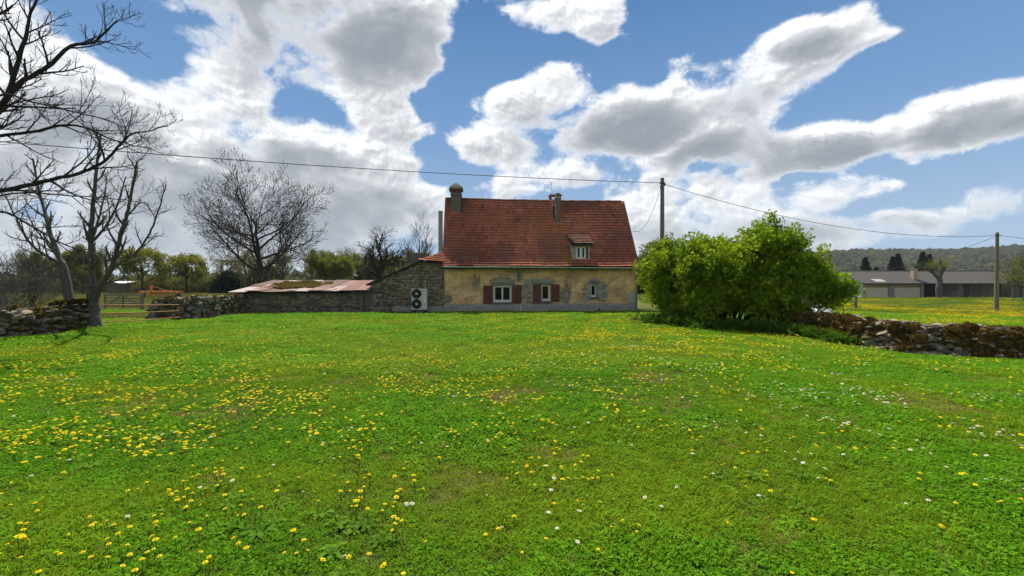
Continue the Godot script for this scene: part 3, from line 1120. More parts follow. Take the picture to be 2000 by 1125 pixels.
	var x1 := LONG + 0.10
	var prof := [Vector2(0.36, 2.58), Vector2(-0.35, 3.31), Vector2(-2.6, 6.89), Vector2(-4.85, 3.31), Vector2(-5.56, 2.58)]
	for k in 4:
		var a: Vector2 = prof[k]
		var b: Vector2 = prof[k + 1]
		var dn := Vector3(0, -0.11, 0)
		var p := [Vector3(x0, a.y, a.x), Vector3(x1, a.y, a.x), Vector3(x1, b.y, b.x), Vector3(x0, b.y, b.x)]
		g.quad(p[0], p[1], p[2], p[3], Vector3(0, 1, 0))
		g.quad(p[0] + dn, p[1] + dn, p[2] + dn, p[3] + dn, Vector3(0, -1, 0))
		g.quad(p[0], p[3], p[3] + dn, p[0] + dn, Vector3(-1, 0, 0))
		g.quad(p[1], p[2], p[2] + dn, p[1] + dn, Vector3(1, 0, 0))
		if k == 0:
			g.quad(p[0], p[1], p[1] + dn, p[0] + dn, Vector3(0, 0, 1))
		if k == 3:
			g.quad(p[3], p[2], p[2] + dn, p[3] + dn, Vector3(0, 0, -1))
	part("boarding", g.mesh(M.black_wood), R)
	var wh := []
	var ti := []
	var cut := [[7.42, 8.56, 3.0, 4.55], [6.75, 7.12, 5.25, 6.4], [0.3, 0.88, 5.95, 7.2]]
	tiling(wh, ti, x0 + 0.02, x1 - 0.02, 0.40, 2.60, -0.33, 3.35, 5, cut, main_tile_colour)
	tiling(wh, ti, x0 + 0.02, x1 - 0.02, -0.33, 3.36, -2.58, 6.99, 19, cut, main_tile_colour)
	tiling(wh, ti, x0 + 0.02, x1 - 0.02, -5.56, 2.62, -4.85, 3.36, 4, [], main_tile_colour)
	tiling(wh, ti, x0 + 0.02, x1 - 0.02, -4.87, 3.36, -2.62, 6.99, 19, [], main_tile_colour)
	var ts := scatter("tiles", tile_shape(), wh, ti, R)
	ts.set_meta("kind", "stuff")
	# ridge
	g = Geo.new()
	for k in 7:
		var a0 := PI * k / 7.0
		var a1 := PI * (k + 1) / 7.0
		g.quad(Vector3(0, sin(a0) * 0.10, cos(a0) * 0.14), Vector3(0.37, sin(a0) * 0.115, cos(a0) * 0.155), Vector3(0.37, sin(a1) * 0.115, cos(a1) * 0.155), Vector3(0, sin(a1) * 0.10, cos(a1) * 0.14), Vector3(0, sin(a0) + 0.2, cos((a0 + a1) * 0.5)))
		g.tri_out(Vector3(0.37, 0, 0), Vector3(0.37, sin(a0) * 0.115, cos(a0) * 0.155), Vector3(0.37, sin(a1) * 0.115, cos(a1) * 0.155), Vector3(1, 0, 0))
	var ridge := g.mesh(M.dark_cement)
	var ridge_mat := mottled(31, [[0.10, 0.055, 0.04], [0.17, 0.085, 0.06], [0.24, 0.14, 0.10]], 0.7, 0.95, 0.3, 0.02)
	var xx := x0 - 0.02
	while xx < x1 - 0.3:
		part("ridge_tile", ridge, R, Transform3D(Basis(Vector3.FORWARD, rf(-0.02, 0.02)), Vector3(xx, 7.01 - 0.06 * sin(PI * clampf(xx / LONG, 0.0, 1.0)) + rf(-0.010, 0.010), -2.6)), ridge_mat)
		xx += 0.345
	# verges: an upright tile edge along both gable ends
	for s in [[x0 - 0.02, 0.0], [x1 - 0.05, 1.0]]:
		for seg in [[0.38, 2.60, -0.33, 3.35, 4], [-0.33, 3.35, -2.58, 7.0, 15]]:
			for k in seg[4]:
				var a := Vector3(s[0] + 0.035, lerpf(seg[1], seg[3], k / float(seg[4])) + 0.035, lerpf(seg[0], seg[2], k / float(seg[4])))
				var b := Vector3(s[0] + 0.035, lerpf(seg[1], seg[3], (k + 1) / float(seg[4])) + 0.02, lerpf(seg[0], seg[2], (k + 1) / float(seg[4])))
				var q := Geo.new()
				q.beam(a, b, 0.11, 0.13, 0.015)
				part("verge_tile", q.mesh(ridge_mat if s[1] > 0.5 else M.brick), R)
	# gutter, brackets, downpipe
	var gt := group_node("gutter", H)
	g = Geo.new()
	for k in 6:
		var a0 := PI + PI * k / 6.0
		var a1 := PI + PI * (k + 1) / 6.0
		for rr in [0.065, 0.060]:
			var o := Vector3(0, sin((a0 + a1) * 0.5), cos((a0 + a1) * 0.5)) * (1.0 if rr > 0.062 else -1.0)
			g.quad(Vector3(-0.1, 2.60 + sin(a0) * rr, 0.45 + cos(a0) * rr), Vector3(LONG + 0.15, 2.56 + sin(a0) * rr, 0.45 + cos(a0) * rr), Vector3(LONG + 0.15, 2.56 + sin(a1) * rr, 0.45 + cos(a1) * rr), Vector3(-0.1, 2.60 + sin(a1) * rr, 0.45 + cos(a1) * rr), o)
	g.rod(Vector3(-0.1, 2.605, 0.515), Vector3(LONG + 0.15, 2.565, 0.515), 0.010, 6)
	part("trough", g.mesh(M.zinc), gt)
	for k in 12:
		var q := Geo.new()
		var x := 0.2 + k * 0.99
		q.slab(Vector3(x, 2.49, 0.36), Vector3(x + 0.03, 2.575, 0.525), 0.004)
		part("bracket", q.mesh(M.dark_grill), gt)
	g = Geo.new()
	g.tube(through([Vector3(LONG - 0.06, 2.5, 0.44), Vector3(LONG - 0.04, 2.38, 0.36), Vector3(LONG - 0.02, 2.25, 0.11), Vector3(LONG - 0.02, 2.1, 0.10), Vector3(LONG - 0.02, 1.0, 0.10), Vector3(LONG - 0.02, 0.05, 0.10)], 0.0), PackedFloat32Array([0.045, 0.045, 0.045, 0.045, 0.045, 0.045, 0.045, 0.045, 0.045, 0.045, 0.045, 0.045, 0.045, 0.045, 0.045, 0.045, 0.045, 0.045, 0.045, 0.045, 0.045]), 8)
	part("downpipe", g.mesh(mottled(32, [[0.10, 0.10, 0.09], [0.16, 0.15, 0.13], [0.24, 0.22, 0.2]], 0.5, 0.7)), H)
	# cable and junction box on the wall
	g = Geo.new()
	g.tube(through([Vector3(4.32, 2.56, 0.02), Vector3(4.30, 2.2, 0.03), Vector3(4.26, 1.9, 0.03), Vector3(4.28, 1.6, 0.03)], 0.004), PackedFloat32Array([0.018, 0.018, 0.018, 0.018, 0.018, 0.018, 0.018, 0.018, 0.018, 0.018, 0.018, 0.018, 0.018]), 6)
	part("wall_cable", g.mesh(M.black), H)
	g = Geo.new()
	g.lathe(Transform3D(Basis(Vector3.RIGHT, PI / 2.0), Vector3(4.10, 2.44, 0.002)), [Vector2(0.001, 0.0), Vector2(0.09, 0.0), Vector2(0.085, 0.05), Vector2(0.0, 0.07)], 14)
	part("wall_lamp", g.mesh(M.cement), H)
	g = Geo.new()
	g.slab(Vector3(9.02, 0.06, 0.046), Vector3(9.12, 0.16, 0.07), 0.01)
	part("vent", g.mesh(M.black), H)
	g = Geo.new()
	g.rod(Vector3(4.42, 0.02, 0.055), Vector3(4.42, 0.46, 0.055), 0.014, 6)
	part("white_pipe", g.mesh(M.white_paint), H)
	build_chimneys(H)
	build_dormer(H)

func build_chimneys(H: Node3D) -> void:
	var c := group_node("chimney", H)
	c.set_meta("label", "dark cement chimney with red brick throat and domed hood")
	var g := Geo.new()
	g.slab(Vector3(0.28, 5.4, -2.62), Vector3(0.90, 7.12, -2.02), 0.02)
	g.slab(Vector3(0.24, 7.121, -2.66), Vector3(0.94, 7.30, -1.98), 0.02)
	part("stack", g.mesh(M.dark_cement), c)
	g = Geo.new()
	g.slab(Vector3(0.29, 7.301, -2.61), Vector3(0.89, 7.52, -2.03), 0.015)
	part("brick_throat", g.mesh(M.brick), c)
	g = Geo.new()
	g.lathe(Transform3D(Basis(Vector3.UP, PI / 4.0), Vector3(0.59, 7.46, -2.32)), [Vector2(0.55, 0.0), Vector2(0.62, 0.02), Vector2(0.60, 0.12), Vector2(0.42, 0.27), Vector2(0.20, 0.42), Vector2(0.06, 0.50), Vector2(0.0, 0.52)], 4)
	part("hood", g.mesh(M.dark_cement), c)
	# slender flue through the front slope
	c = group_node("chimney", H)
	c.set_meta("label", "slender cement flue rising through the front roof slope")
	g = Geo.new()
	g.slab(Vector3(6.80, 5.0, -2.0), Vector3(7.08, 7.30, -1.58), 0.02)
	part("stack", g.mesh(M.dark_cement), c)
	for s in [[6.78, 6.70], [7.10, 7.18]]:
		g = Geo.new()
		g.beam(Vector3(s[0], 5.72, -1.76), Vector3(s[1], 5.27, -1.48), 0.04, 0.05, 0.008)
		part("flashing", g.mesh(M.pale_cement), c)
	g = Geo.new()
	g.slab(Vector3(6.76, 7.0, -2.02), Vector3(7.12, 7.04, -1.56), 0.0)
	part("strap", g.mesh(M.zinc), c)
	c = group_node("chimney", H)
	c.set_meta("label", "brick chimney behind the ridge, capped by a flat slab")
	g = Geo.new()
	g.slab(Vector3(6.70, 6.2, -3.5), Vector3(7.42, 7.18, -3.0), 0.01)
	for p in [[6.70, -3.0], [7.34, -3.0], [6.70, -3.42], [7.34, -3.42]]:
		g.slab(Vector3(p[0], 7.181, p[1] - 0.08), Vector3(p[0] + 0.08, 7.43, p[1]), 0.0)
	part("stack", g.mesh(M.brick), c)
	g = Geo.new()
	g.slab(Vector3(6.64, 7.431, -3.56), Vector3(7.48, 7.50, -2.94), 0.01)
	part("slab", g.mesh(M.dark_cement), c)
	# aerial
	c = group_node("aerial", H)
	g = Geo.new()
	g.rod(Vector3(6.66, 6.3, -2.1), Vector3(6.62, 8.05, -2.1), 0.018, 6)
	part("mast", g.mesh(M.zinc), c)
	g = Geo.new()
	g.rod(Vector3(6.00, 7.98, -2.25), Vector3(6.95, 8.02, -1.95), 0.012, 5)
	for k in 9:
		var p := Vector3(6.00, 7.98, -2.25).lerp(Vector3(6.95, 8.02, -1.95), k / 8.0)
		g.rod(p + Vector3(0.05, 0, -0.16), p + Vector3(-0.05, 0, 0.16), 0.006, 4)
	for s in [1.0, -1.0]:
		g.rod(Vector3(6.62, 8.0, -2.0), Vector3(6.45, 8.0 + s * 0.22, -2.0), 0.009, 4)
		g.rod(Vector3(6.56, 8.0, -2.1), Vector3(6.40, 8.0 + s * 0.22, -2.15), 0.009, 4)
	part("yagi", g.mesh(M.zinc), c)

func build_dormer(H: Node3D) -> void:
	var D := group_node("dormer", H)
	var g := Geo.new()
	var hole := Rect2(7.70, 3.10, 0.72, 0.70)
	face_with_holes(g, 7.44, 8.54, 2.95, 3.98, 0.02, [hole], 0.14, Vector2(1, 1))
	for x in [7.44, 8.54]:
		var o := Vector3(-1, 0, 0) if x < 8.0 else Vector3(1, 0, 0)
		g.quad(Vector3(x, 2.9, 0.02), Vector3(x, 3.98, 0.02), Vector3(x, 4.64, -1.15), Vector3(x, 4.40, -1.15), o)
	part("cheeks", g.mesh(M.cement), D)
	g = Geo.new()
	g.slab(Vector3(7.46, 2.9, -0.5), Vector3(8.52, 3.9, -0.45))
	part("lining", g.mesh(M.room), D)
	g = Geo.new()
	var a := Vector3(7.36, 3.93, 0.26)
	var b := Vector3(7.36, 4.72, -1.24)
	var e := Vector3(1.28, 0, 0)
	var dn := Vector3(0, -0.07, 0)
	g.quad(a, a + e, b + e, b, Vector3(0, 1, 0))
	g.quad(a + dn, a + e + dn, b + e + dn, b + dn, Vector3(0, -1, 0))
	g.quad(a, a + e, a + e + dn, a + dn, Vector3(0, 0, 1))
	g.quad(a, b, b + dn, a + dn, Vector3(-1, 0, 0))
	g.quad(a + e, b + e, b + e + dn, a + e + dn, Vector3(1, 0, 0))
	part("boarding", g.mesh(M.black_wood), D)
	var wh := []
	var ti := []
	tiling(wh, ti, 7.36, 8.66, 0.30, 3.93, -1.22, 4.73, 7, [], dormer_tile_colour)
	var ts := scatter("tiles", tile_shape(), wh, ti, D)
	ts.set_meta("kind", "stuff")
	var w := Geo.new()
	w.slab(Vector3(7.71, 3.11, -0.10), Vector3(8.29, 3.79, -0.04), 0.006)
	# window as frame, two leaves and panes
	w = Geo.new()
	for s in [[7.71, 7.76, 3.11, 3.79], [8.25, 8.30, 3.11, 3.79], [7.97, 8.04, 3.19, 3.74]]:
		w.slab(Vector3(s[0], s[2], -0.10), Vector3(s[1], s[3], -0.03), 0.006)
	w.slab(Vector3(7.76, 3.11, -0.099), Vector3(8.25, 3.19, -0.031), 0.006)
	w.slab(Vector3(7.76, 3.74, -0.099), Vector3(8.25, 3.79, -0.031), 0.006)
	for s in [[7.762, 7.80], [7.93, 7.968], [8.042, 8.08], [8.21, 8.248]]:
		w.slab(Vector3(s[0], 3.192, -0.09), Vector3(s[1], 3.738, -0.025), 0.004)
	part("window_frame", w.mesh(M.white_paint), D)
	for s in [[7.80, 7.93], [8.08, 8.21]]:
		var p := Geo.new()
		p.quad(Vector3(s[0], 3.19, -0.06), Vector3(s[1], 3.19, -0.06), Vector3(s[1], 3.74, -0.06), Vector3(s[0], 3.74, -0.06), Vector3(0, 0, 1))
		part("pane", p.mesh(M.glass), D)
	g = Geo.new()
	g.slab(Vector3(8.31, 3.11, -0.09), Vector3(8.41, 3.79, 0.0), 0.006)
	part("shutter", g.mesh(M.red_paint), D)

# ---------------------------------------------------------------- lean-to against the cottage's gable
func annex_top(x: float) -> float:
	return minf(1.62 + 0.445 * x, 2.80)

func annex_pick(x: float, y: float) -> Material:
	if y < 1.25 and x > 1.4 and rng.randf() < 0.75:
		return M.warm_stone[rng.randi() % 2]
	if x < 1.6 and rng.randf() < 0.35:
		return M.stone[3]
	if rng.randf() < 0.2:
		return M.warm_stone[rng.randi() % 2]
	return M.stone[[0, 1, 2, 2, 0, 2][rng.randi() % 6]]

func build_annex() -> void:
	rng.seed = 33
	var A := thing("stone_lean_to", "rubble stone lean-to with sloping roof against the cottage gable", "outbuilding", HOUSE_AT, HOUSE_TURN)
	var off := Vector3(-4.08, 0, 0)
	var g := Geo.new()
	var q := [Vector3(0, -0.2, 0), Vector3(0, 1.66, 0), Vector3(2.7, 2.82, 0), Vector3(4.07, 2.82, 0), Vector3(4.07, -0.2, 0)]
	for k in 3:
		g.tri_out(off + q[0] + Vector3(0, 0, -0.06), off + q[k + 1] + Vector3(0, 0, -0.06), off + q[k + 2] + Vector3(0, 0, -0.06), Vector3(0, 0, 1))
	g.slab(off + Vector3(0, -0.2, -4.6), off + Vector3(0.35, 1.6, -0.07))
	g.slab(off + Vector3(0.36, -0.2, -4.6), off + Vector3(4.05, 1.6, -4.3))
	var stones := part("wall", g.mesh(M.mortar), A)
	courses(stones, off + Vector3(0, 0, -0.10), Vector3.RIGHT, Vector3(0, 0, 1), 4.06, annex_top, Vector2(0.085, 0.17), Vector2(0.15, 0.46), 0.24, annex_pick, 0, [Rect2(1.15, -1.0, 4.0, 1.30)])
	g = Geo.new()
	g.slab(off + Vector3(1.15, -0.2, -0.3), off + Vector3(4.05, 0.33, 0.05), 0.012)
	part("plinth", g.mesh(M.cement), A)
	# roof, falling away from the gable
	g = Geo.new()
	var up0 := Vector3(-0.02, 3.55, 0)
	var lo0 := Vector3(-4.35, 1.60, 0)
	for z in [[0.16, -4.8]]:
		var a := up0 + Vector3(0, 0, z[0] - 1.15)
		var b := lo0 + Vector3(0, 0, z[0])
		var c := lo0 + Vector3(0, 0, z[1])
		var d := up0 + Vector3(0, 0, z[1])
		var m := Vector3(-1.38, 2.94, z[0])
		var dn := Vector3(0, -0.09, 0)
		g.tri_out(m, b, c, Vector3(0, 1, 0))
		g.tri_out(m, c, d, Vector3(0, 1, 0))
		g.tri_out(m, d, a, Vector3(0, 1, 0))
		g.quad(m, b, b + dn, m + dn, Vector3(0, 0, 1))
		g.quad(b, c, c + dn, b + dn, Vector3(-1, 0, 0))
		g.tri_out(m + dn, b + dn, c + dn, Vector3(0, -1, 0))
	part("roof_sheet", g.mesh(M.black_wood), A)
	g = Geo.new()
	g.beam(Vector3(-4.3, 1.56, 0.10), Vector3(-1.36, 2.885, 0.10), 0.06, 0.10, 0.01)
	part("verge_beam", g.mesh(M.black_wood), A)
	# small tiled hip towards the lawn
	var H := group_node("tiled_hip", A)
	g = Geo.new()
	g.tri_out(Vector3(-1.40, 2.90, 0.17), Vector3(0.0, 2.80, 0.30), Vector3(-0.02, 3.52, -0.98), Vector3(0, 1, 0.5))
	g.tri_out(Vector3(-1.40, 2.84, 0.17), Vector3(0.0, 2.72, 0.30), Vector3(-0.02, 3.40, -0.98), Vector3(0, -1, -0.5))
	g.quad(Vector3(-1.40, 2.90, 0.17), Vector3(0.0, 2.80, 0.30), Vector3(0.0, 2.72, 0.30), Vector3(-1.40, 2.84, 0.17), Vector3(0, 0, 1))
	part("boarding", g.mesh(M.black_wood), H)
	var wh := []
	var ti := []
	for r in 6:
		var t := r / 6.0
		var xa := lerpf(-1.42, -0.08, t)
		var n := int((0.0 - xa) / 0.2)
		for k in n:
			var x := -0.03 - 0.2 * (k + 1)
			var b := Basis(Vector3(1, 0.04, 0), Vector3(0, 0.87, 0.5).normalized(), Vector3(0, -0.5, 0.87).normalized())
			wh.append(Transform3D(b, Vector3(x, 2.83 + 0.69 * t + 0.05 * (-x), 0.30 - 1.28 * t)))
			ti.append(main_tile_colour(Vector3(x, t, 0)))
	var ts := scatter("tiles", tile_shape(), wh, ti, H)
	ts.set_meta("kind", "stuff")
	g = Geo.new()
	g.beam(Vector3(-1.42, 2.95, 0.16), Vector3(-0.04, 3.57, -1.0), 0.12, 0.07, 0.02)
	part("hip_tile", g.mesh(M.brick), H)
	# stub chimney and pale flue
	g = Geo.new()
	g.slab(Vector3(-2.02, 2.3, -1.75), Vector3(-1.34, 3.50, -1.25), 0.02)
	var c := part("chimney", g.mesh(M.dark_cement), A)
	c.set_meta("label", "short dark cement chimney stub")
	g = Geo.new()
	g.slab(Vector3(-0.58, 2.6, -3.2), Vector3(-0.32, 6.32, -2.94), 0.015)
	c = part("flue", g.mesh(M.pale_cement), A)
	c.set_meta("label", "tall pale square flue beside the gable")
	g = Geo.new()
	g.rod(Vector3(-1.32, 0.4, 0.05), Vector3(-1.32, 2.7, 0.05), 0.016, 6)
	part("wall_cable", g.mesh(M.black), A)

# heat pump in front of the lean-to
func build_heat_pump() -> void:
	var P := thing("heat_pump", "cream twin fan heat pump unit standing before the stone lean-to", "heat pump", HOUSE_AT + Vector3(-1.33, 0.0, 0.62).rotated(Vector3.UP, deg_to_rad(HOUSE_TURN)), HOUSE_TURN)
	var g := Geo.new()
	g.slab(Vector3(-0.42, 0.17, -0.18), Vector3(0.42, 1.35, 0.15), 0.02)
	part("casing", g.mesh(M.casing), P)
	for y in [0.50, 1.07]:
		var f := group_node("fan", P, Transform3D(Basis(), Vector3(-0.14, y, 0.15)))
		g = Geo.new()
		g.lathe(Transform3D(Basis(Vector3.RIGHT, PI / 2.0), Vector3.ZERO), [Vector2(0.27, 0.0), Vector2(0.27, 0.012), Vector2(0.25, 0.012), Vector2(0.245, 0.003), Vector2(0.0, 0.002)], 28)
		part("recess", g.mesh(M.black), f)
		g = Geo.new()
		for k in 9:
			var r := 0.06 + 0.022 * k
			var pts := PackedVector3Array()
			var rr := PackedFloat32Array()
			for j in 25:
				pts.append(Vector3(cos(TAU * j / 24.0) * r, sin(TAU * j / 24.0) * r, 0.016))
				rr.append(0.0028)
			g.tube(pts, rr, 3, false)
		for k in 8:
			var an := TAU * k / 8.0
			g.rod(Vector3(cos(an) * 0.05, sin(an) * 0.05, 0.019), Vector3(cos(an) * 0.25, sin(an) * 0.25, 0.019), 0.003, 3)
		part("grille", g.mesh(M.dark_grill), f)
		g = Geo.new()
		g.slab(Vector3(-0.058, -0.055, 0.018), Vector3(0.058, 0.055, 0.026), 0.006)
		part("badge_plate", g.mesh(M.casing), f)
	g = Geo.new()
	g.slab(Vector3(-0.44, 0.775, 0.151), Vector3(0.155, 0.785, 0.156))
	g.slab(Vector3(0.160, 0.19, 0.151), Vector3(0.166, 1.35, 0.156))
	part("seam", g.mesh(M.dark_grill), P)
	g = Geo.new()
	g.slab(Vector3(0.22, 1.23, 0.151), Vector3(0.33, 1.25, 0.155))
	g.slab(Vector3(0.25, 0.47, 0.151), Vector3(0.33, 0.49, 0.155))
	part("marking", g.mesh(M.dark_grill), P)
	g = Geo.new()
	g.slab(Vector3(0.25, 0.58, 0.151), Vector3(0.35, 0.76, 0.165), 0.01)
	part("handle_recess", g.mesh(M.white_paint), P)
	for x in [-0.32, 0.32]:
		g = Geo.new()
		g.slab(Vector3(x - 0.10, 0.04, -0.2), Vector3(x + 0.10, 0.169, 0.22), 0.03)
		part("rubber_foot", g.mesh(M.black), P)
	g = Geo.new()
	g.slab(Vector3(-0.55, -0.05, -0.32), Vector3(0.62, 0.039, 0.34), 0.01)
	part("base_slab", g.mesh(M.dark_cement), P)

# ---------------------------------------------------------------- shed, walls, gates
func shed_top(_x: float) -> float:
	return 1.10

func corrugated(w: float, l: float, waves: int, mat: Material) -> ArrayMesh:
	var g := Geo.new()
	var m := waves * 4
	for k in m:
		var a := w * k / m
		var b := w * (k + 1) / m
		var ya := 0.014 * sin(TAU * k / 4.0)
		var yb := 0.014 * sin(TAU * (k + 1) / 4.0)
		g.quad(Vector3(a, ya, 0), Vector3(b, yb, 0), Vector3(b, yb, -l), Vector3(a, ya, -l), Vector3(0, 1, 0))
		g.quad(Vector3(a, ya - 0.004, 0), Vector3(b, yb - 0.004, 0), Vector3(b, yb - 0.004, -l), Vector3(a, ya - 0.004, -l), Vector3(0, -1, 0))
		g.quad(Vector3(a, ya, 0), Vector3(b, yb, 0), Vector3(b, yb - 0.004, 0), Vector3(a, ya - 0.004, 0), Vector3(0, 0, 1))
	return g.mesh(mat)

func build_shed() -> void:
	rng.seed = 44
	var S := thing("stone_shed", "low rubble shed with rusty corrugated iron roof beside the lean-to", "shed", Vector3(-14.6, 0, -23.4), 6.9)
	var g := Geo.new()
	g.slab(Vector3(0.0, -0.2, -0.55), Vector3(6.05, 1.12, -0.08))
	g.slab(Vector3(0.0, -0.2, -5.2), Vector3(0.4, 1.25, -0.56))
	g.slab(Vector3(0.41, -0.2, -5.2), Vector3(6.65, 1.6, -4.8))
	var wall := part("wall", g.mesh(M.mortar), S)
	courses(wall, Vector3(0, 0, -0.12), Vector3.RIGHT, Vector3(0, 0, 1), 6.0, shed_top, Vector2(0.08, 0.16), Vector2(0.18, 0.50), 0.22, grey_pick)
	# timbers
	g = Geo.new()
	g.beam(Vector3(5.6, 1.14, 0.10), Vector3(6.75, 1.14, 0.10), 0.07, 0.07, 0.01)
	part("beam", g.mesh(M.old_wood), S)
	g = Geo.new()
	g.beam(Vector3(-0.3, 1.12, -0.02), Vector3(5.58, 1.12, -0.02), 0.10, 0.08, 0.01)
	part("wall_plate", g.mesh(M.black_wood), S)
	g = Geo.new()
	g.slab(Vector3(6.07, -0.1, -0.20), Vector3(6.28, 1.10, 0.02), 0.02)
	part("door_post", g.mesh(M.old_wood), S)
	var D := group_node("door", S)
	for k in 4:
		g = Geo.new()
		var x := 6.30 + k * 0.125
		g.slab(Vector3(x, 0.02 + rf(0, 0.05), -0.14 + rf(-0.02, 0.02)), Vector3(x + 0.115, 1.12 + rf(-0.06, 0.06), -0.11), 0.006)
		part("board", g.mesh(M.old_wood), D)
	# roof: sheets of iron in two overlapping rows, patched and uneven
	var red := mottled(41, [[0.10, 0.04, 0.03], [0.18, 0.075, 0.06], [0.25, 0.115, 0.095]], 1.3, 0.75, 0.1, 0.012)
	var pink := mottled(42, [[0.16, 0.078, 0.066], [0.23, 0.118, 0.10], [0.30, 0.17, 0.145]], 1.6, 0.75, 0.1, 0.010)
	var pale := mottled(43, [[0.18, 0.11, 0.09], [0.31, 0.26, 0.24], [0.44, 0.42, 0.41]], 1.1, 0.6, 0.1, 0.014)
	var brown := mottled(44, [[0.07, 0.045, 0.03], [0.13, 0.085, 0.06], [0.22, 0.15, 0.12]], 0.9, 0.85, 0.1, 0.02)
	var R := group_node("roof", S)
	var front := [pale, red, brown, red, pale, red, pale, red, pink]
	var back := [brown, pale, brown, pale, brown, brown, pink, red, pink]
	for k in 9:
		for r in 2:
			var m: Material = front[k] if r == 0 else back[k]
			var z0 := 0.40 + rf(-0.05, 0.05) if r == 0 else -2.05
			var y0 := 1.17 + 0.02 * sin(k * 1.7) + 0.01 * k if r == 0 else 1.20 + 0.115 * 2.4
			var tilt := atan(0.115) + rf(-0.008, 0.008)
			var b := Basis(Vector3.UP, rf(-0.015, 0.015)) * Basis(Vector3.FORWARD, rf(-0.012, 0.012)) * Basis(Vector3.RIGHT, tilt)
			part("roof_sheet", corrugated(0.86, 2.75 if r == 0 else 3.05, 10, m), R, Transform3D(b, Vector3(-0.62 + k * 0.81, y0 + 0.016 * (k % 2) + (0.012 if r == 0 else 0.03), z0)))
	# short galvanised patches near the eave
	for q in [[3.55, 0.55, 1.1], [4.25, 0.45, 1.0], [0.35, 0.5, 0.6], [2.3, 0.4, 0.5]]:
		part("roof_sheet", corrugated(q[1], q[2], 6, pale), R, Transform3D(Basis(Vector3.RIGHT, atan(0.115)), Vector3(q[0], 1.265, 0.38)))
	# moss and leaf litter lying on the old sheets
	var wh := []
	var ti := []
	for k in 5200:
		var x := rf(0.0, 4.3)
		var z := rf(-4.9, -0.7)
		var d := pow((x - 1.9) / 1.7, 2.0) + pow((z + 2.7) / 1.9, 2.0) - 1.2 * patches.get_noise_2d(x * 30.0, z * 30.0)
		if d > 0.9:
			continue
		wh.append(Transform3D(Basis(Vector3.UP, rf(0, TAU)).scaled(Vector3(0.08, rf(0.015, 0.04), 0.08)), Vector3(x, 1.22 + 0.115 * (0.40 - z) + 0.035, z)))
		ti.append(hue(Color(0.10, 0.085, 0.02), Color(0.16, 0.12, 0.025), clampf(0.5 + 2.0 * patches.get_noise_2d(x * 20.0 + 50.0, z * 20.0), 0, 1), 0.3))
	var ms := scatter("moss", moss_tuft(), wh, ti, R)
	ms.set_meta("kind", "stuff")

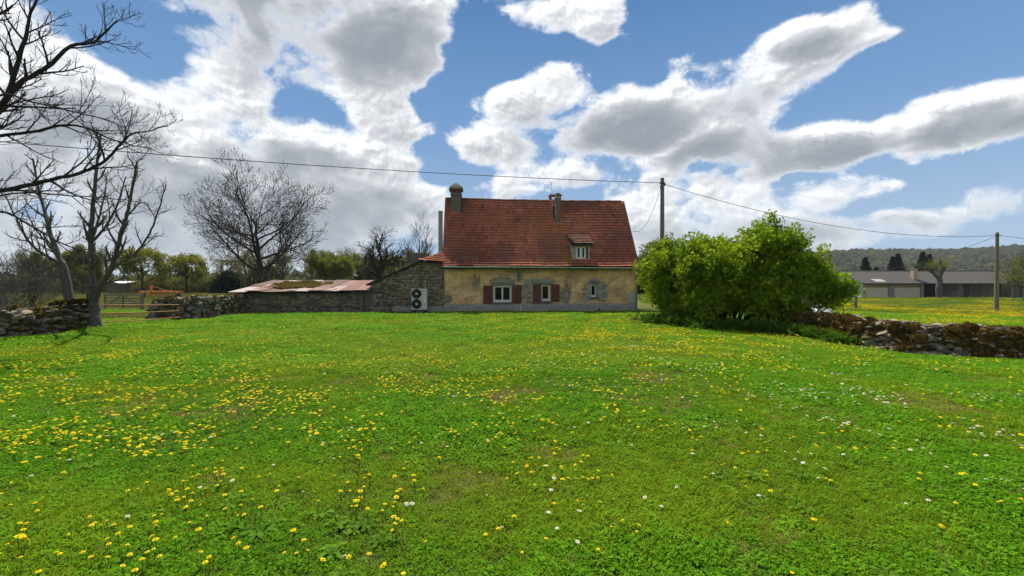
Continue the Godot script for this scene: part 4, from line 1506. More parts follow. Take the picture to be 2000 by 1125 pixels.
func build_walls() -> void:
	rng.seed = 55
	var W := thing("dry_stone_wall", "grey dry stone wall ending at the pale trunked tree by the gate", "wall", Vector3.ZERO)
	dry_wall(W, [Vector3(-14.7, 0, -7.6), Vector3(-14.9, 0, -10.5), Vector3(-15.0, 0, -13.0), Vector3(-15.15, 0, -15.2)], [0.78, 0.78, 0.90, 1.02], 0.85, 0.10, 300, Vector2(0.15, 0.37), 0.10, 0.9, dark_pick)
	# moss cushions on its top
	var wh := []
	var ti := []
	for k in 1300:
		var t := rng.randf()
		var z := lerpf(-9.0, -15.0, t)
		if patches.get_noise_2d(z * 25.0, 7.0) < 0.02:
			continue
		var p := Vector3(-14.95 + rf(-0.25, 0.25), lerpf(0.84, 1.05, smoothstep(-10.5, -15.0, z)) + rf(-0.12, 0.03), z)
		wh.append(pointing(p, (Vector3.UP + ball() * 0.6).normalized(), rf(0.04, 0.09), rf(0.03, 0.06)))
		ti.append(hue(Color(0.06, 0.045, 0.012), Color(0.12, 0.085, 0.02), rng.randf(), 0.3))
	var ms := scatter("moss", moss_tuft(), wh, ti, W)
	ms.set_meta("kind", "stuff")
	rng.seed = 56
	W = thing("dry_stone_wall", "grey dry stone wall running from the rusty gate to the shed", "wall", Vector3.ZERO)
	dry_wall(W, [Vector3(-16.3, 0, -19.7), Vector3(-15.3, 0, -19.3), Vector3(-14.6, 0, -19.6), Vector3(-14.6, 0, -21.2), Vector3(-14.75, 0, -23.5)], [0.80, 0.92, 0.98, 0.92, 0.95], 0.7, 0.03, 300, Vector2(0.17, 0.36), 0.25)
	rng.seed = 57
	W = thing("tumbled_wall", "tumbled field stone wall thick with brown moss beside the leafy bush", "wall", Vector3.ZERO)
	dry_wall(W, [Vector3(10.0, 0, -14.6), Vector3(9.75, 0, -12.6), Vector3(9.5, 0, -11.3), Vector3(9.6, 0, -10.6), Vector3(10.2, 0, -10.0), Vector3(11.4, 0, -9.6), Vector3(13.6, 0, -9.0)], [0.46, 0.66, 0.74, 0.70, 0.60, 0.50, 0.42], 1.15, 0.14, 300, Vector2(0.15, 0.34), 1.35, 0.72, brown_pick)
	# smaller rubble filling the heap
	var line := through([Vector3(10.0, 0, -14.6), Vector3(9.75, 0, -12.6), Vector3(9.5, 0, -11.3), Vector3(9.6, 0, -10.6), Vector3(10.2, 0, -10.0), Vector3(11.4, 0, -9.6), Vector3(13.6, 0, -9.0)], 0.0, 8)
	for v in 3:
		wh = []
		ti = []
		for k in 330:
			var f := rng.randf() * (line.size() - 1)
			var i := mini(int(f), line.size() - 2)
			var p := line[i].lerp(line[i + 1], f - i)
			var side := (line[i + 1] - line[i]).cross(Vector3.UP).normalized()
			var o := rf(-0.5, 0.66)
			p += side * o + Vector3.UP * maxf(0.02, 0.68 * (1.0 - pow(absf(o) / 0.62, 2.0)) * rf(0.5, 1.0))
			wh.append(Transform3D(Basis(ball(), rf(0, 0.6)) * Basis(Vector3.UP, rf(0, TAU)) * Basis.from_scale(Vector3(rf(0.10, 0.24), rf(0.05, 0.11), rf(0.09, 0.18))), p))
			ti.append(Color.WHITE)
		var rb: ArrayMesh = stone_shapes[6 + v].duplicate()
		rb.surface_set_material(0, [M.warm_stone[1], M.stone[2], M.stone[3]][v])
		scatter("rubble", rb, wh, ti, W)

func build_gates() -> void:
	rng.seed = 66
	var a := Vector3(-15.05, 0, -15.5)
	var b := Vector3(-14.45, 0, -18.7)
	var G := thing("tube_gate", "rusty tubular field gate between the pale trunk and stone wall", "gate", (a + b) * 0.5)
	a -= G.position
	b -= G.position
	for h in [[0.87, 0.70], [0.54, 0.44], [0.20, 0.16]]:
		var g := Geo.new()
		g.tube(PackedVector3Array([a + Vector3.UP * h[0], a.lerp(b, 0.5) + Vector3.UP * ((h[0] + h[1]) * 0.5 - 0.02), b + Vector3.UP * h[1]]), PackedFloat32Array([0.02, 0.02, 0.02]), 7)
		part("rail", g.mesh(M.rail_rust), G)
	for p in [[a, 0.0, 0.92], [b, 0.0, 0.90], [b + Vector3(0.06, 0, -0.10), -0.1, 0.94]]:
		var g := Geo.new()
		g.tube(PackedVector3Array([p[0] + Vector3.UP * p[1], p[0] + Vector3.UP * p[2]]), PackedFloat32Array([0.024, 0.024]), 7)
		part("upright", g.mesh(M.rust), G)
	var gb := Geo.new()
	gb.rod(b + Vector3(0, 0.42, 0.02), b + Vector3(-0.12, 0.16, 0.45), 0.014, 6)
	gb.rod(a + Vector3(0.0, 0.2, -0.2), a + Vector3(0, -0.05, -0.3), 0.03, 6)
	part("brace", gb.mesh(M.rust), G)
	# wooden gate in the field beyond
	var F := thing("wooden_field_gate", "weathered five bar wooden gate with diagonal braces in the pasture", "gate", Vector3(-24.6, 0, -27.2), -4.0)
	for k in 5:
		var g := Geo.new()
		g.beam(Vector3(-1.25, 0.22 + 0.17 * k, 0), Vector3(1.2, 0.20 + 0.17 * k, 0), 0.035, 0.07, 0.008)
		part("bar", g.mesh(M.old_wood), F)
	for x in [-1.22, 0.0, 1.18]:
		var g := Geo.new()
		g.beam(Vector3(x, 0.05, 0.04), Vector3(x + (0.08 if x > 1.0 else 0.0), 1.0, 0.04), 0.04, 0.09, 0.008)
		part("stile", g.mesh(M.old_wood), F)
	for s in [[-1.0, 0.3, 0.0, 0.95], [1.0, 0.3, 0.0, 0.95]]:
		var g := Geo.new()
		g.beam(Vector3(s[0], s[1], 0.075), Vector3(s[2], s[3], 0.075), 0.035, 0.07, 0.008)
		part("brace", g.mesh(M.old_wood), F)
	var posts := [[-22.75, -26.4, 0.98, 0.09, "short dark wooden gate post beside the weathered field gate"], [22.9, -28.6, 1.72, 0.085, "weathered wooden fence post in the buttercup pasture"]]
	for q in posts:
		var P := thing("fence_post", q[4], "post", Vector3(q[0], ground_h(q[0], q[1]), q[1]))
		var g := Geo.new()
		g.tube(PackedVector3Array([Vector3(0, -0.3, 0), Vector3(0.01, 0.6, 0), Vector3(0.03, q[2], 0.01)]), PackedFloat32Array([q[3], q[3] * 0.95, q[3] * 0.85]), 9)
		part("shaft", g.mesh(M.post_wood), P)
		g = Geo.new()
		g.lathe(Transform3D(Basis(), Vector3(0.03, q[2], 0.01)), [Vector2(q[3] * 0.85, -0.005), Vector2(q[3] * 0.6, 0.025), Vector2(0.0, 0.03)], 9)
		part("top", g.mesh(M.old_wood), P)
	var K := thing("steel_stake", "thin dark steel stake beside the leafy bush", "stake", Vector3(14.2, 0, -18.4))
	var gs := Geo.new()
	gs.slab(Vector3(-0.012, -0.2, -0.012), Vector3(0.012, 1.25, 0.012), 0.003)
	part("shaft", gs.mesh(M.dark_grill), K)
	gs = Geo.new()
	gs.lathe(Transform3D(Basis(), Vector3(0, 1.25, 0)), [Vector2(0.016, -0.03), Vector2(0.018, 0.0), Vector2(0.0, 0.02)], 6)
	part("cap", gs.mesh(M.black), K)

# orange cultivator parked in the pasture
func build_cultivator() -> void:
	rng.seed = 77
	var C := thing("cultivator", "orange spring tine cultivator parked in the pasture", "farm implement", Vector3(-41.6, 0, -50.0), -8.0)
	for z in [0.0, -0.7, -1.4]:
		var g := Geo.new()
		g.slab(Vector3(-2.1, 0.62, z - 0.06), Vector3(2.3, 0.74, z + 0.06), 0.01)
		part("frame_beam", g.mesh(M.orange), C)
	for x in [-1.8, -0.9, 0.0, 0.9, 1.8]:
		var g := Geo.new()
		g.slab(Vector3(x - 0.04, 0.742, -1.5), Vector3(x + 0.04, 0.82, 0.1), 0.008)
		part("frame_link", g.mesh(M.orange), C)
	var gm := Geo.new()
	gm.slab(Vector3(-0.62, 0.75, -0.12), Vector3(-0.36, 1.42, 0.06), 0.02)
	gm.beam(Vector3(-0.4, 1.36, -0.03), Vector3(0.9, 0.78, -1.0), 0.05, 0.05, 0.01)
	part("hitch_mast", gm.mesh(M.orange), C)
	for k in 13:
		var x := -2.0 + k * 0.34
		for z in [0.0, -0.7, -1.4]:
			if (k + int(-z * 10.0)) % 2 == 0:
				continue
			var g := Geo.new()
			var pts := PackedVector3Array()
			var rr := PackedFloat32Array()
			for j in 9:
				var t := j / 8.0
				pts.append(Vector3(x, 0.68 + 0.16 * sin(t * PI * 1.1) - 0.62 * t * t, z + 0.35 * sin(t * PI) - 0.1 * t))
				rr.append(0.024)
			g.tube(pts, rr, 5)
			part("tine", g.mesh(M.rust), C)
	for s in [-2.15, 2.55]:
		var g := Geo.new()
		g.lathe(Transform3D(Basis(Vector3.FORWARD, PI / 2.0), Vector3(s, 0.30, -0.5)), [Vector2(0.0, -0.06), Vector2(0.12, -0.07), Vector2(0.28, -0.08), Vector2(0.30, 0.0), Vector2(0.28, 0.08), Vector2(0.12, 0.07), Vector2(0.0, 0.06)], 16)
		part("wheel", g.mesh(M.black), C)
	var gp := Geo.new()
	gp.tri_out(Vector3(-1.9, 0.70, 0.15), Vector3(-1.35, 0.70, 0.15), Vector3(-1.8, 0.12, 0.2), Vector3(0, 0, 1))
	gp.slab(Vector3(-1.95, 0.25, 0.10), Vector3(-1.55, 0.72, 0.16), 0.02)
	gp.slab(Vector3(-0.95, 0.22, 0.10), Vector3(-0.35, 0.60, 0.16), 0.02)
	part("side_plate", gp.mesh(M.orange), C)
	var gr := Geo.new()
	for k in 5:
		gr.rod(Vector3(-2.0, 0.22 + 0.16 * cos(TAU * k / 5.0), -1.9 + 0.16 * sin(TAU * k / 5.0)), Vector3(2.2, 0.22 + 0.16 * cos(TAU * k / 5.0), -1.9 + 0.16 * sin(TAU * k / 5.0)), 0.02, 5)
	part("roller", gr.mesh(M.rust), C)
	# field hut with a white sheet roof
	var U := thing("field_hut", "small timber hut with white sheet roof before the far trees", "hut", Vector3(-71.0, 0, -78.0), 10.0)
	var g := Geo.new()
	g.slab(Vector3(-1.3, 0, -1.2), Vector3(1.3, 1.75, 1.2), 0.02)
	part("wall", g.mesh(M.post_wood), U)
	g = Geo.new()
	g.box(Transform3D(Basis(Vector3.RIGHT, 0.12), Vector3(0, 1.95, 0)), Vector3(3.2, 0.06, 3.0), 0.01)
	part("roof", g.mesh(M.white_paint), U)
	g = Geo.new()
	g.slab(Vector3(0.2, 0.0, 1.2), Vector3(0.95, 1.6, 1.22))
	part("door", g.mesh(M.old_wood), U)

# ---------------------------------------------------------------- poles and wires
func sagging(a: Vector3, b: Vector3, sag: float, r: float, mat: Material) -> ArrayMesh:
	var pts := PackedVector3Array()
	var rr := PackedFloat32Array()
	for k in 41:
		var t := k / 40.0
		pts.append(a.lerp(b, t) - Vector3.UP * sag * 4.0 * t * (1.0 - t))
		rr.append(r)
	var g := Geo.new()
	g.tube(pts, rr, 6)
	return g.mesh(mat)

func build_poles() -> void:
	rng.seed = 88
	var grey := mottled(61, [[0.11, 0.105, 0.10], [0.17, 0.165, 0.155], [0.22, 0.215, 0.20]], 1.0, 0.95, 0.2)
	var P := thing("utility_pole", "tall grey concrete utility pole behind the leafy bush", "utility pole", Vector3(9.43, 0, -27.0))
	var g := Geo.new()
	g.tube(PackedVector3Array([Vector3(0, -0.5, 0), Vector3(0, 4, 0), Vector3(0, 8.25, 0)]), PackedFloat32Array([0.17, 0.14, 0.115]), 8)
	part("shaft", g.mesh(grey), P)
	for s in [[-0.14, 7.95], [0.14, 7.82], [-0.13, 7.7]]:
		g = Geo.new()
		g.lathe(Transform3D(Basis(), Vector3(s[0], s[1], 0.06)), [Vector2(0.0, -0.07), Vector2(0.035, -0.06), Vector2(0.045, 0.0), Vector2(0.03, 0.05), Vector2(0.0, 0.06)], 8)
		part("insulator", g.mesh(M.black), P)
	g = Geo.new()
	g.slab(Vector3(-0.16, 7.88, 0.02), Vector3(0.16, 7.93, 0.16))
	part("bracket", g.mesh(M.dark_grill), P)
	var E := Vector3(41.3, ground_h(41.3, -36.6), -36.6)
	P = thing("utility_pole", "brown wooden utility pole in the pasture before the barn", "utility pole", E)
	g = Geo.new()
	g.tube(PackedVector3Array([Vector3(0, -0.5, 0), Vector3(0, 3, 0), Vector3(0, 6.8, 0)]), PackedFloat32Array([0.16, 0.14, 0.11]), 9)
	part("shaft", g.mesh(M.post_wood), P)
	g = Geo.new()
	g.slab(Vector3(-0.16, 6.52, 0.0), Vector3(0.16, 6.58, 0.16))
	part("bracket", g.mesh(M.dark_grill), P)
	var top := Vector3(9.43, 7.93, -26.9)
	var etop := E + Vector3(0, 6.55, 0.1)
	for w in [
		["thick overhead cable from the concrete pole past the bare trees", top + Vector3(-0.14, 0, 0), Vector3(-52.0, 8.6, -7.5), 0.9, 0.019],
		["overhead cable sagging from the concrete pole to the wooden pole", top + Vector3(0.14, -0.1, 0), etop, 1.15, 0.017],
		["slack service cable from the concrete pole to the cottage gable", top + Vector3(-0.13, -0.25, 0), Vector3(7.42, 4.85, -26.35), 0.85, 0.013],
		["overhead cable running on eastwards from the wooden pole", etop, Vector3(95.0, 6.2, -44.0), 1.4, 0.017],
		["thin far cable from the wooden pole towards the barn", etop, Vector3(66.0, 4.4, -84.0), 1.2, 0.016],
	]:
		var mid: Vector3 = w[1]
		var o := part(numbered("overhead_cable"), sagging(w[1] - mid, w[2] - mid, w[3], w[4], M.wire), self, Transform3D(Basis(), mid))
		tag(o, w[0], "cable", "overhead cables")

# ---------------------------------------------------------------- barn on the right
func build_barn() -> void:
	rng.seed = 99
	var y0 := -0.85
	var B := thing("barn", "long grey roofed barn with two cream garage doors beyond the pasture", "barn", Vector3(65.2, y0, -80.0), 0.0)
	var slate := mottled(71, [[0.045, 0.043, 0.042], [0.068, 0.065, 0.063], [0.10, 0.096, 0.093]], 4.0, 0.95, 0.0, 0.015)
	var gable := mottled(72, [[0.32, 0.35, 0.35], [0.40, 0.43, 0.43], [0.46, 0.49, 0.48]], 2.0, 0.9)
	var cream := mottled(73, [[0.52, 0.46, 0.32], [0.58, 0.52, 0.38], [0.64, 0.58, 0.44]], 2.0, 0.7)
	var tan_ := mottled(74, [[0.25, 0.16, 0.07], [0.32, 0.21, 0.095], [0.38, 0.26, 0.13]], 2.0, 0.8)
	var pier := mottled(75, [[0.16, 0.155, 0.14], [0.24, 0.23, 0.21], [0.3, 0.29, 0.27]], 1.5, 0.95)
	var brown := mottled(76, [[0.05, 0.04, 0.03], [0.09, 0.07, 0.055], [0.15, 0.12, 0.10]], 2.5, 0.95)
	var g := Geo.new()
	# gable, back, right end, all with thickness
	g.slab(Vector3(0, -0.3, -10.0), Vector3(0.25, 2.9, -0.02))
	g.tri_out(Vector3(0.0, 2.9, 0.0), Vector3(0.0, 2.9, -10.0), Vector3(0.0, 5.0, -5.0), Vector3(-1, 0, 0))
	g.tri_out(Vector3(0.25, 2.9, 0.0), Vector3(0.25, 2.9, -10.0), Vector3(0.25, 5.0, -5.0), Vector3(1, 0, 0))
	part("gable_wall", g.mesh(gable), B)
	for k in 9:
		g = Geo.new()
		g.slab(Vector3(-0.03, 0.02 + k * 0.33, -9.9), Vector3(-0.002, 0.02 + k * 0.33 + 0.31, -0.05))
		part("gable_board", g.mesh(gable), B)
	g = Geo.new()
	g.slab(Vector3(0.26, -0.3, -10.0), Vector3(30.0, 2.8, -9.7))
	g.slab(Vector3(29.7, -0.3, -9.69), Vector3(30.0, 2.8, 0.0))
	g.slab(Vector3(14.3, -0.3, -0.5), Vector3(29.69, 2.75, -0.2))
	part("stone_wall", g.mesh(brown), B)
	for x in [0.26, 5.0, 11.0]:
		g = Geo.new()
		g.slab(Vector3(x, -0.3, -0.4), Vector3(x + (0.5 if x < 1.0 else 1.1 if x < 6.0 else 0.55), 2.8, 0.0), 0.02)
		part("pier", g.mesh(pier), B)
	for d in [[0.78, 4.98], [6.12, 10.98]]:
		var D := group_node("garage_door", B)
		var n := 8
		for k in n:
			g = Geo.new()
			g.slab(Vector3(lerpf(d[0], d[1], k / float(n)) + 0.012, 0.0, -0.22), Vector3(lerpf(d[0], d[1], (k + 1) / float(n)) - 0.012, 1.83, -0.18), 0.01)
			part("door_panel", g.mesh(cream), D)
		g = Geo.new()
		g.slab(Vector3(d[0], 1.86, -0.22), Vector3(d[1], 2.72, -0.17))
		part("header", g.mesh(tan_), D)
		g = Geo.new()
		g.slab(Vector3((d[0] + d[1]) * 0.5 - 0.1, 1.25, -0.18), Vector3((d[0] + d[1]) * 0.5 + 0.1, 1.3, -0.14))
		part("handle", g.mesh(M.black), D)
	g = Geo.new()
	for k in 9:
		g.slab(Vector3(11.7 + k * 0.28, 0.0, -2.5), Vector3(11.95 + k * 0.28, 2.7, -2.45))
	part("dark_bay", g.mesh(M.black_wood), B)
	# weathered boarding along the open bays
	for k in 13:
		g = Geo.new()
		var xa := 14.4 + k * 1.17
		var hh := 2.6 if k % 4 != 2 else 1.1
		g.slab(Vector3(xa, -0.05, -0.19 + rf(-0.01, 0.01)), Vector3(xa + 1.13, hh, -0.14), 0.01)
		part("board", g.mesh([brown, M.old_wood, M.black_wood, brown, M.post_wood][(k * 3) % 5]), B)
	g = Geo.new()
	g.rod(Vector3(-0.5, 2.52, 0.62), Vector3(30.3, 2.50, 0.62), 0.06, 7)
	part("gutter", g.mesh(M.dark_grill), B)
	# roof
	var R := group_node("roof", B)
	for s in [[0.55, 2.65, -5.0, 5.08], [-10.55, 2.65, -5.0, 5.08]]:
		for k in 6:
			g = Geo.new()
			var xa := -0.55 + k * 5.2
			var xb := xa + 5.19
			var a := Vector3(xa, s[1], s[0])
			var b := Vector3(xb, s[1], s[0])
			var c := Vector3(xb, s[3], s[2])
			var d := Vector3(xa, s[3], s[2])
			var dn := Vector3(0, -0.09, 0)
			g.quad(a, b, c, d, Vector3(0, 1, 0))
			g.quad(a + dn, b + dn, c + dn, d + dn, Vector3(0, -1, 0))
			g.quad(a, b, b + dn, a + dn, Vector3(0, 0, s[0]))
			g.quad(a, d, d + dn, a + dn, Vector3(-1, 0, 0))
			g.quad(b, c, c + dn, b + dn, Vector3(1, 0, 0))
			# raised seams between the sheets
			for j in 5:
				var f := (j + 0.5) / 5.0
				g.beam(a.lerp(b, f) + Vector3(0, 0.02, 0), d.lerp(c, f) + Vector3(0, 0.02, 0), 0.07, 0.05)
			part("roof_panel", g.mesh(slate), R)
	g = Geo.new()
	g.quad(Vector3(2.6, 2.93, 0.03), Vector3(4.6, 2.93, 0.03), Vector3(4.2, 3.43, -1.0), Vector3(2.3, 3.43, -1.0), Vector3(0, 1, 0))
	part("rooflight", g.mesh(M.pale_cement), R)
	g = Geo.new()
	g.beam(Vector3(-0.6, 5.10, -5.0), Vector3(30.5, 5.10, -5.0), 0.35, 0.12, 0.03)
	part("ridge", g.mesh(slate), R)
	var C := group_node("chimney", B)
	g = Geo.new()
	g.slab(Vector3(10.45, 2.9, -1.6), Vector3(11.25, 5.3, -0.9), 0.03)
	part("stack", g.mesh(mottled(77, [[0.42, 0.27, 0.19], [0.52, 0.36, 0.26], [0.6, 0.44, 0.33]], 1.2, 0.95)), C)
	g = Geo.new()
	g.slab(Vector3(10.38, 5.301, -1.67), Vector3(11.32, 5.40, -0.83), 0.02)
	part("cap", g.mesh(pier), C)

# hand-laid boughs of the three bare trees on the left
const GATE_TREE := [
	# trunk
	[Vector3(-14.51, -0.18, -14.90), Vector3(-14.62, 0.44, -15.00), Vector3(-14.74, 0.97, -15.10), Vector3(-14.74, 1.51, -15.10)],
	# upright stem
	[Vector3(-14.74, 1.24, -15.10), Vector3(-14.86, 2.23, -15.20), Vector3(-14.99, 3.24, -15.30), Vector3(-15.11, 4.19, -15.50), Vector3(-15.12, 5.17, -15.60), Vector3(-15.01, 6.06, -15.60), Vector3(-14.99, 7.08, -15.70)],
	# fork of the upright stem
	[Vector3(-14.94, 3.15, -15.30), Vector3(-14.91, 3.91, -15.50), Vector3(-14.82, 4.67, -15.60), Vector3(-14.86, 5.46, -15.80)],
	# second fork
	[Vector3(-14.90, 3.15, -15.30), Vector3(-14.21, 3.57, -15.00), Vector3(-13.69, 4.07, -14.80), Vector3(-13.39, 4.58, -14.70), Vector3(-13.09, 5.25, -14.60)],
	# leaning stem
	[Vector3(-14.69, 0.97, -15.10), Vector3(-14.28, 1.51, -14.90), Vector3(-13.81, 2.11, -14.80), Vector3(-13.51, 2.74, -14.70), Vector3(-13.29, 3.27, -14.60), Vector3(-13.10, 3.86, -14.60), Vector3(-12.86, 4.45, -14.50), Vector3(-12.63, 5.20, -14.40), Vector3(-12.53, 5.72, -14.40)],
	# outer stem
	[Vector3(-13.81, 2.08, -14.80), Vector3(-13.35, 2.35, -14.70), Vector3(-12.84, 2.59, -14.60), Vector3(-12.37, 3.05, -14.50), Vector3(-12.01, 3.57, -14.40), Vector3(-11.73, 4.11, -14.30), Vector3(-11.41, 4.90, -14.20)],
]
const WALL_TREE := [
	# trunk
	[Vector3(-17.63, 0.43, -17.20), Vector3(-17.71, 0.88, -17.20), Vector3(-17.86, 1.70, -17.20), Vector3(-18.04, 2.44, -17.20)],
	# stem
	[Vector3(-18.04, 2.40, -17.20), Vector3(-18.31, 2.94, -17.30), Vector3(-18.64, 3.53, -17.40), Vector3(-18.81, 4.19, -17.40), Vector3(-19.19, 4.85, -17.60), Vector3(-19.34, 5.38, -17.60), Vector3(-19.69, 6.16, -17.80), Vector3(-19.82, 6.80, -17.80)],
	# left fork
	[Vector3(-18.08, 2.44, -17.20), Vector3(-18.12, 2.66, -16.80), Vector3(-18.18, 2.97, -16.40), Vector3(-18.30, 3.34, -16.20), Vector3(-18.31, 3.79, -16.00), Vector3(-18.36, 4.33, -15.80), Vector3(-18.37, 4.85, -15.60)],
	# middle fork
	[Vector3(-18.14, 2.63, -17.20), Vector3(-18.13, 3.01, -16.90), Vector3(-18.27, 3.45, -16.70), Vector3(-18.37, 3.86, -16.50), Vector3(-18.57, 4.53, -16.40)],
	# side branch
	[Vector3(-18.00, 1.89, -17.20), Vector3(-18.12, 1.92, -16.80), Vector3(-18.49, 1.95, -16.50), Vector3(-18.85, 2.09, -16.30), Vector3(-19.09, 2.19, -16.10)],
]
const EDGE_ASH := [
	# trunk, outside the picture
	[Vector3(-14.69, -0.45, -10.40), Vector3(-14.56, 1.54, -10.40), Vector3(-14.58, 3.29, -10.50), Vector3(-14.53, 4.44, -10.60)],
	# leader
	[Vector3(-14.53, 4.44, -10.60), Vector3(-14.02, 5.83, -10.60), Vector3(-13.52, 7.53, -10.70), Vector3(-13.13, 9.52, -10.80), Vector3(-12.86, 11.67, -10.90)],
	# rising bough
	[Vector3(-14.59, 3.94, -10.60), Vector3(-13.77, 4.82, -10.60), Vector3(-13.26, 5.43, -10.70), Vector3(-12.87, 5.98, -10.80), Vector3(-12.45, 6.67, -10.90), Vector3(-11.92, 7.08, -11.00), Vector3(-11.31, 7.73, -11.10), Vector3(-10.85, 7.87, -11.20), Vector3(-10.57, 8.27, -11.30), Vector3(-10.29, 8.51, -11.30)],
	# steep bough
	[Vector3(-13.14, 5.55, -10.70), Vector3(-12.51, 5.86, -10.50), Vector3(-12.01, 6.20, -10.30), Vector3(-11.67, 6.89, -10.20), Vector3(-11.49, 7.44, -10.20), Vector3(-11.40, 7.86, -10.20), Vector3(-11.18, 8.47, -10.20), Vector3(-11.00, 8.96, -10.20)],
	# level bough
	[Vector3(-14.53, 4.44, -10.60), Vector3(-14.03, 5.07, -11.00), Vector3(-13.47, 5.47, -11.30), Vector3(-12.72, 5.73, -11.60), Vector3(-12.24, 5.96, -11.80), Vector3(-11.80, 5.93, -12.00), Vector3(-11.41, 5.74, -12.20), Vector3(-10.82, 5.56, -12.30), Vector3(-10.35, 5.52, -12.40)],
	# low bough
	[Vector3(-14.52, 3.54, -10.50), Vector3(-13.64, 3.68, -10.60), Vector3(-12.87, 3.94, -10.80), Vector3(-12.21, 4.11, -10.90), Vector3(-11.67, 4.29, -11.00), Vector3(-11.15, 4.47, -11.10), Vector3(-10.75, 4.71, -11.20), Vector3(-10.48, 5.03, -11.30), Vector3(-10.21, 5.33, -11.30), Vector3(-10.03, 5.58, -11.40), Vector3(-9.65, 5.64, -11.40), Vector3(-9.10, 5.80, -11.40)],
	# drooping bough
	[Vector3(-14.53, 4.44, -10.60), Vector3(-12.89, 5.06, -10.20), Vector3(-11.92, 5.95, -10.00), Vector3(-11.08, 5.81, -10.00), Vector3(-10.35, 5.66, -10.10), Vector3(-9.63, 5.49, -10.10), Vector3(-9.12, 5.31, -10.20)],
	# thin low branch
	[Vector3(-14.52, 3.41, -10.50), Vector3(-13.90, 3.63, -11.00), Vector3(-13.30, 4.03, -11.50), Vector3(-12.52, 4.06, -11.80), Vector3(-11.73, 4.03, -12.00), Vector3(-11.05, 4.00, -12.20), Vector3(-10.41, 3.90, -12.30)],
	# lowest branch
	[Vector3(-14.52, 3.16, -10.50), Vector3(-14.03, 3.38, -10.90), Vector3(-13.47, 3.53, -11.30), Vector3(-12.88, 3.18, -11.50), Vector3(-12.31, 2.78, -11.60), Vector3(-11.71, 2.51, -11.70), Vector3(-11.18, 2.30, -11.80), Vector3(-10.83, 2.16, -11.80)],
]
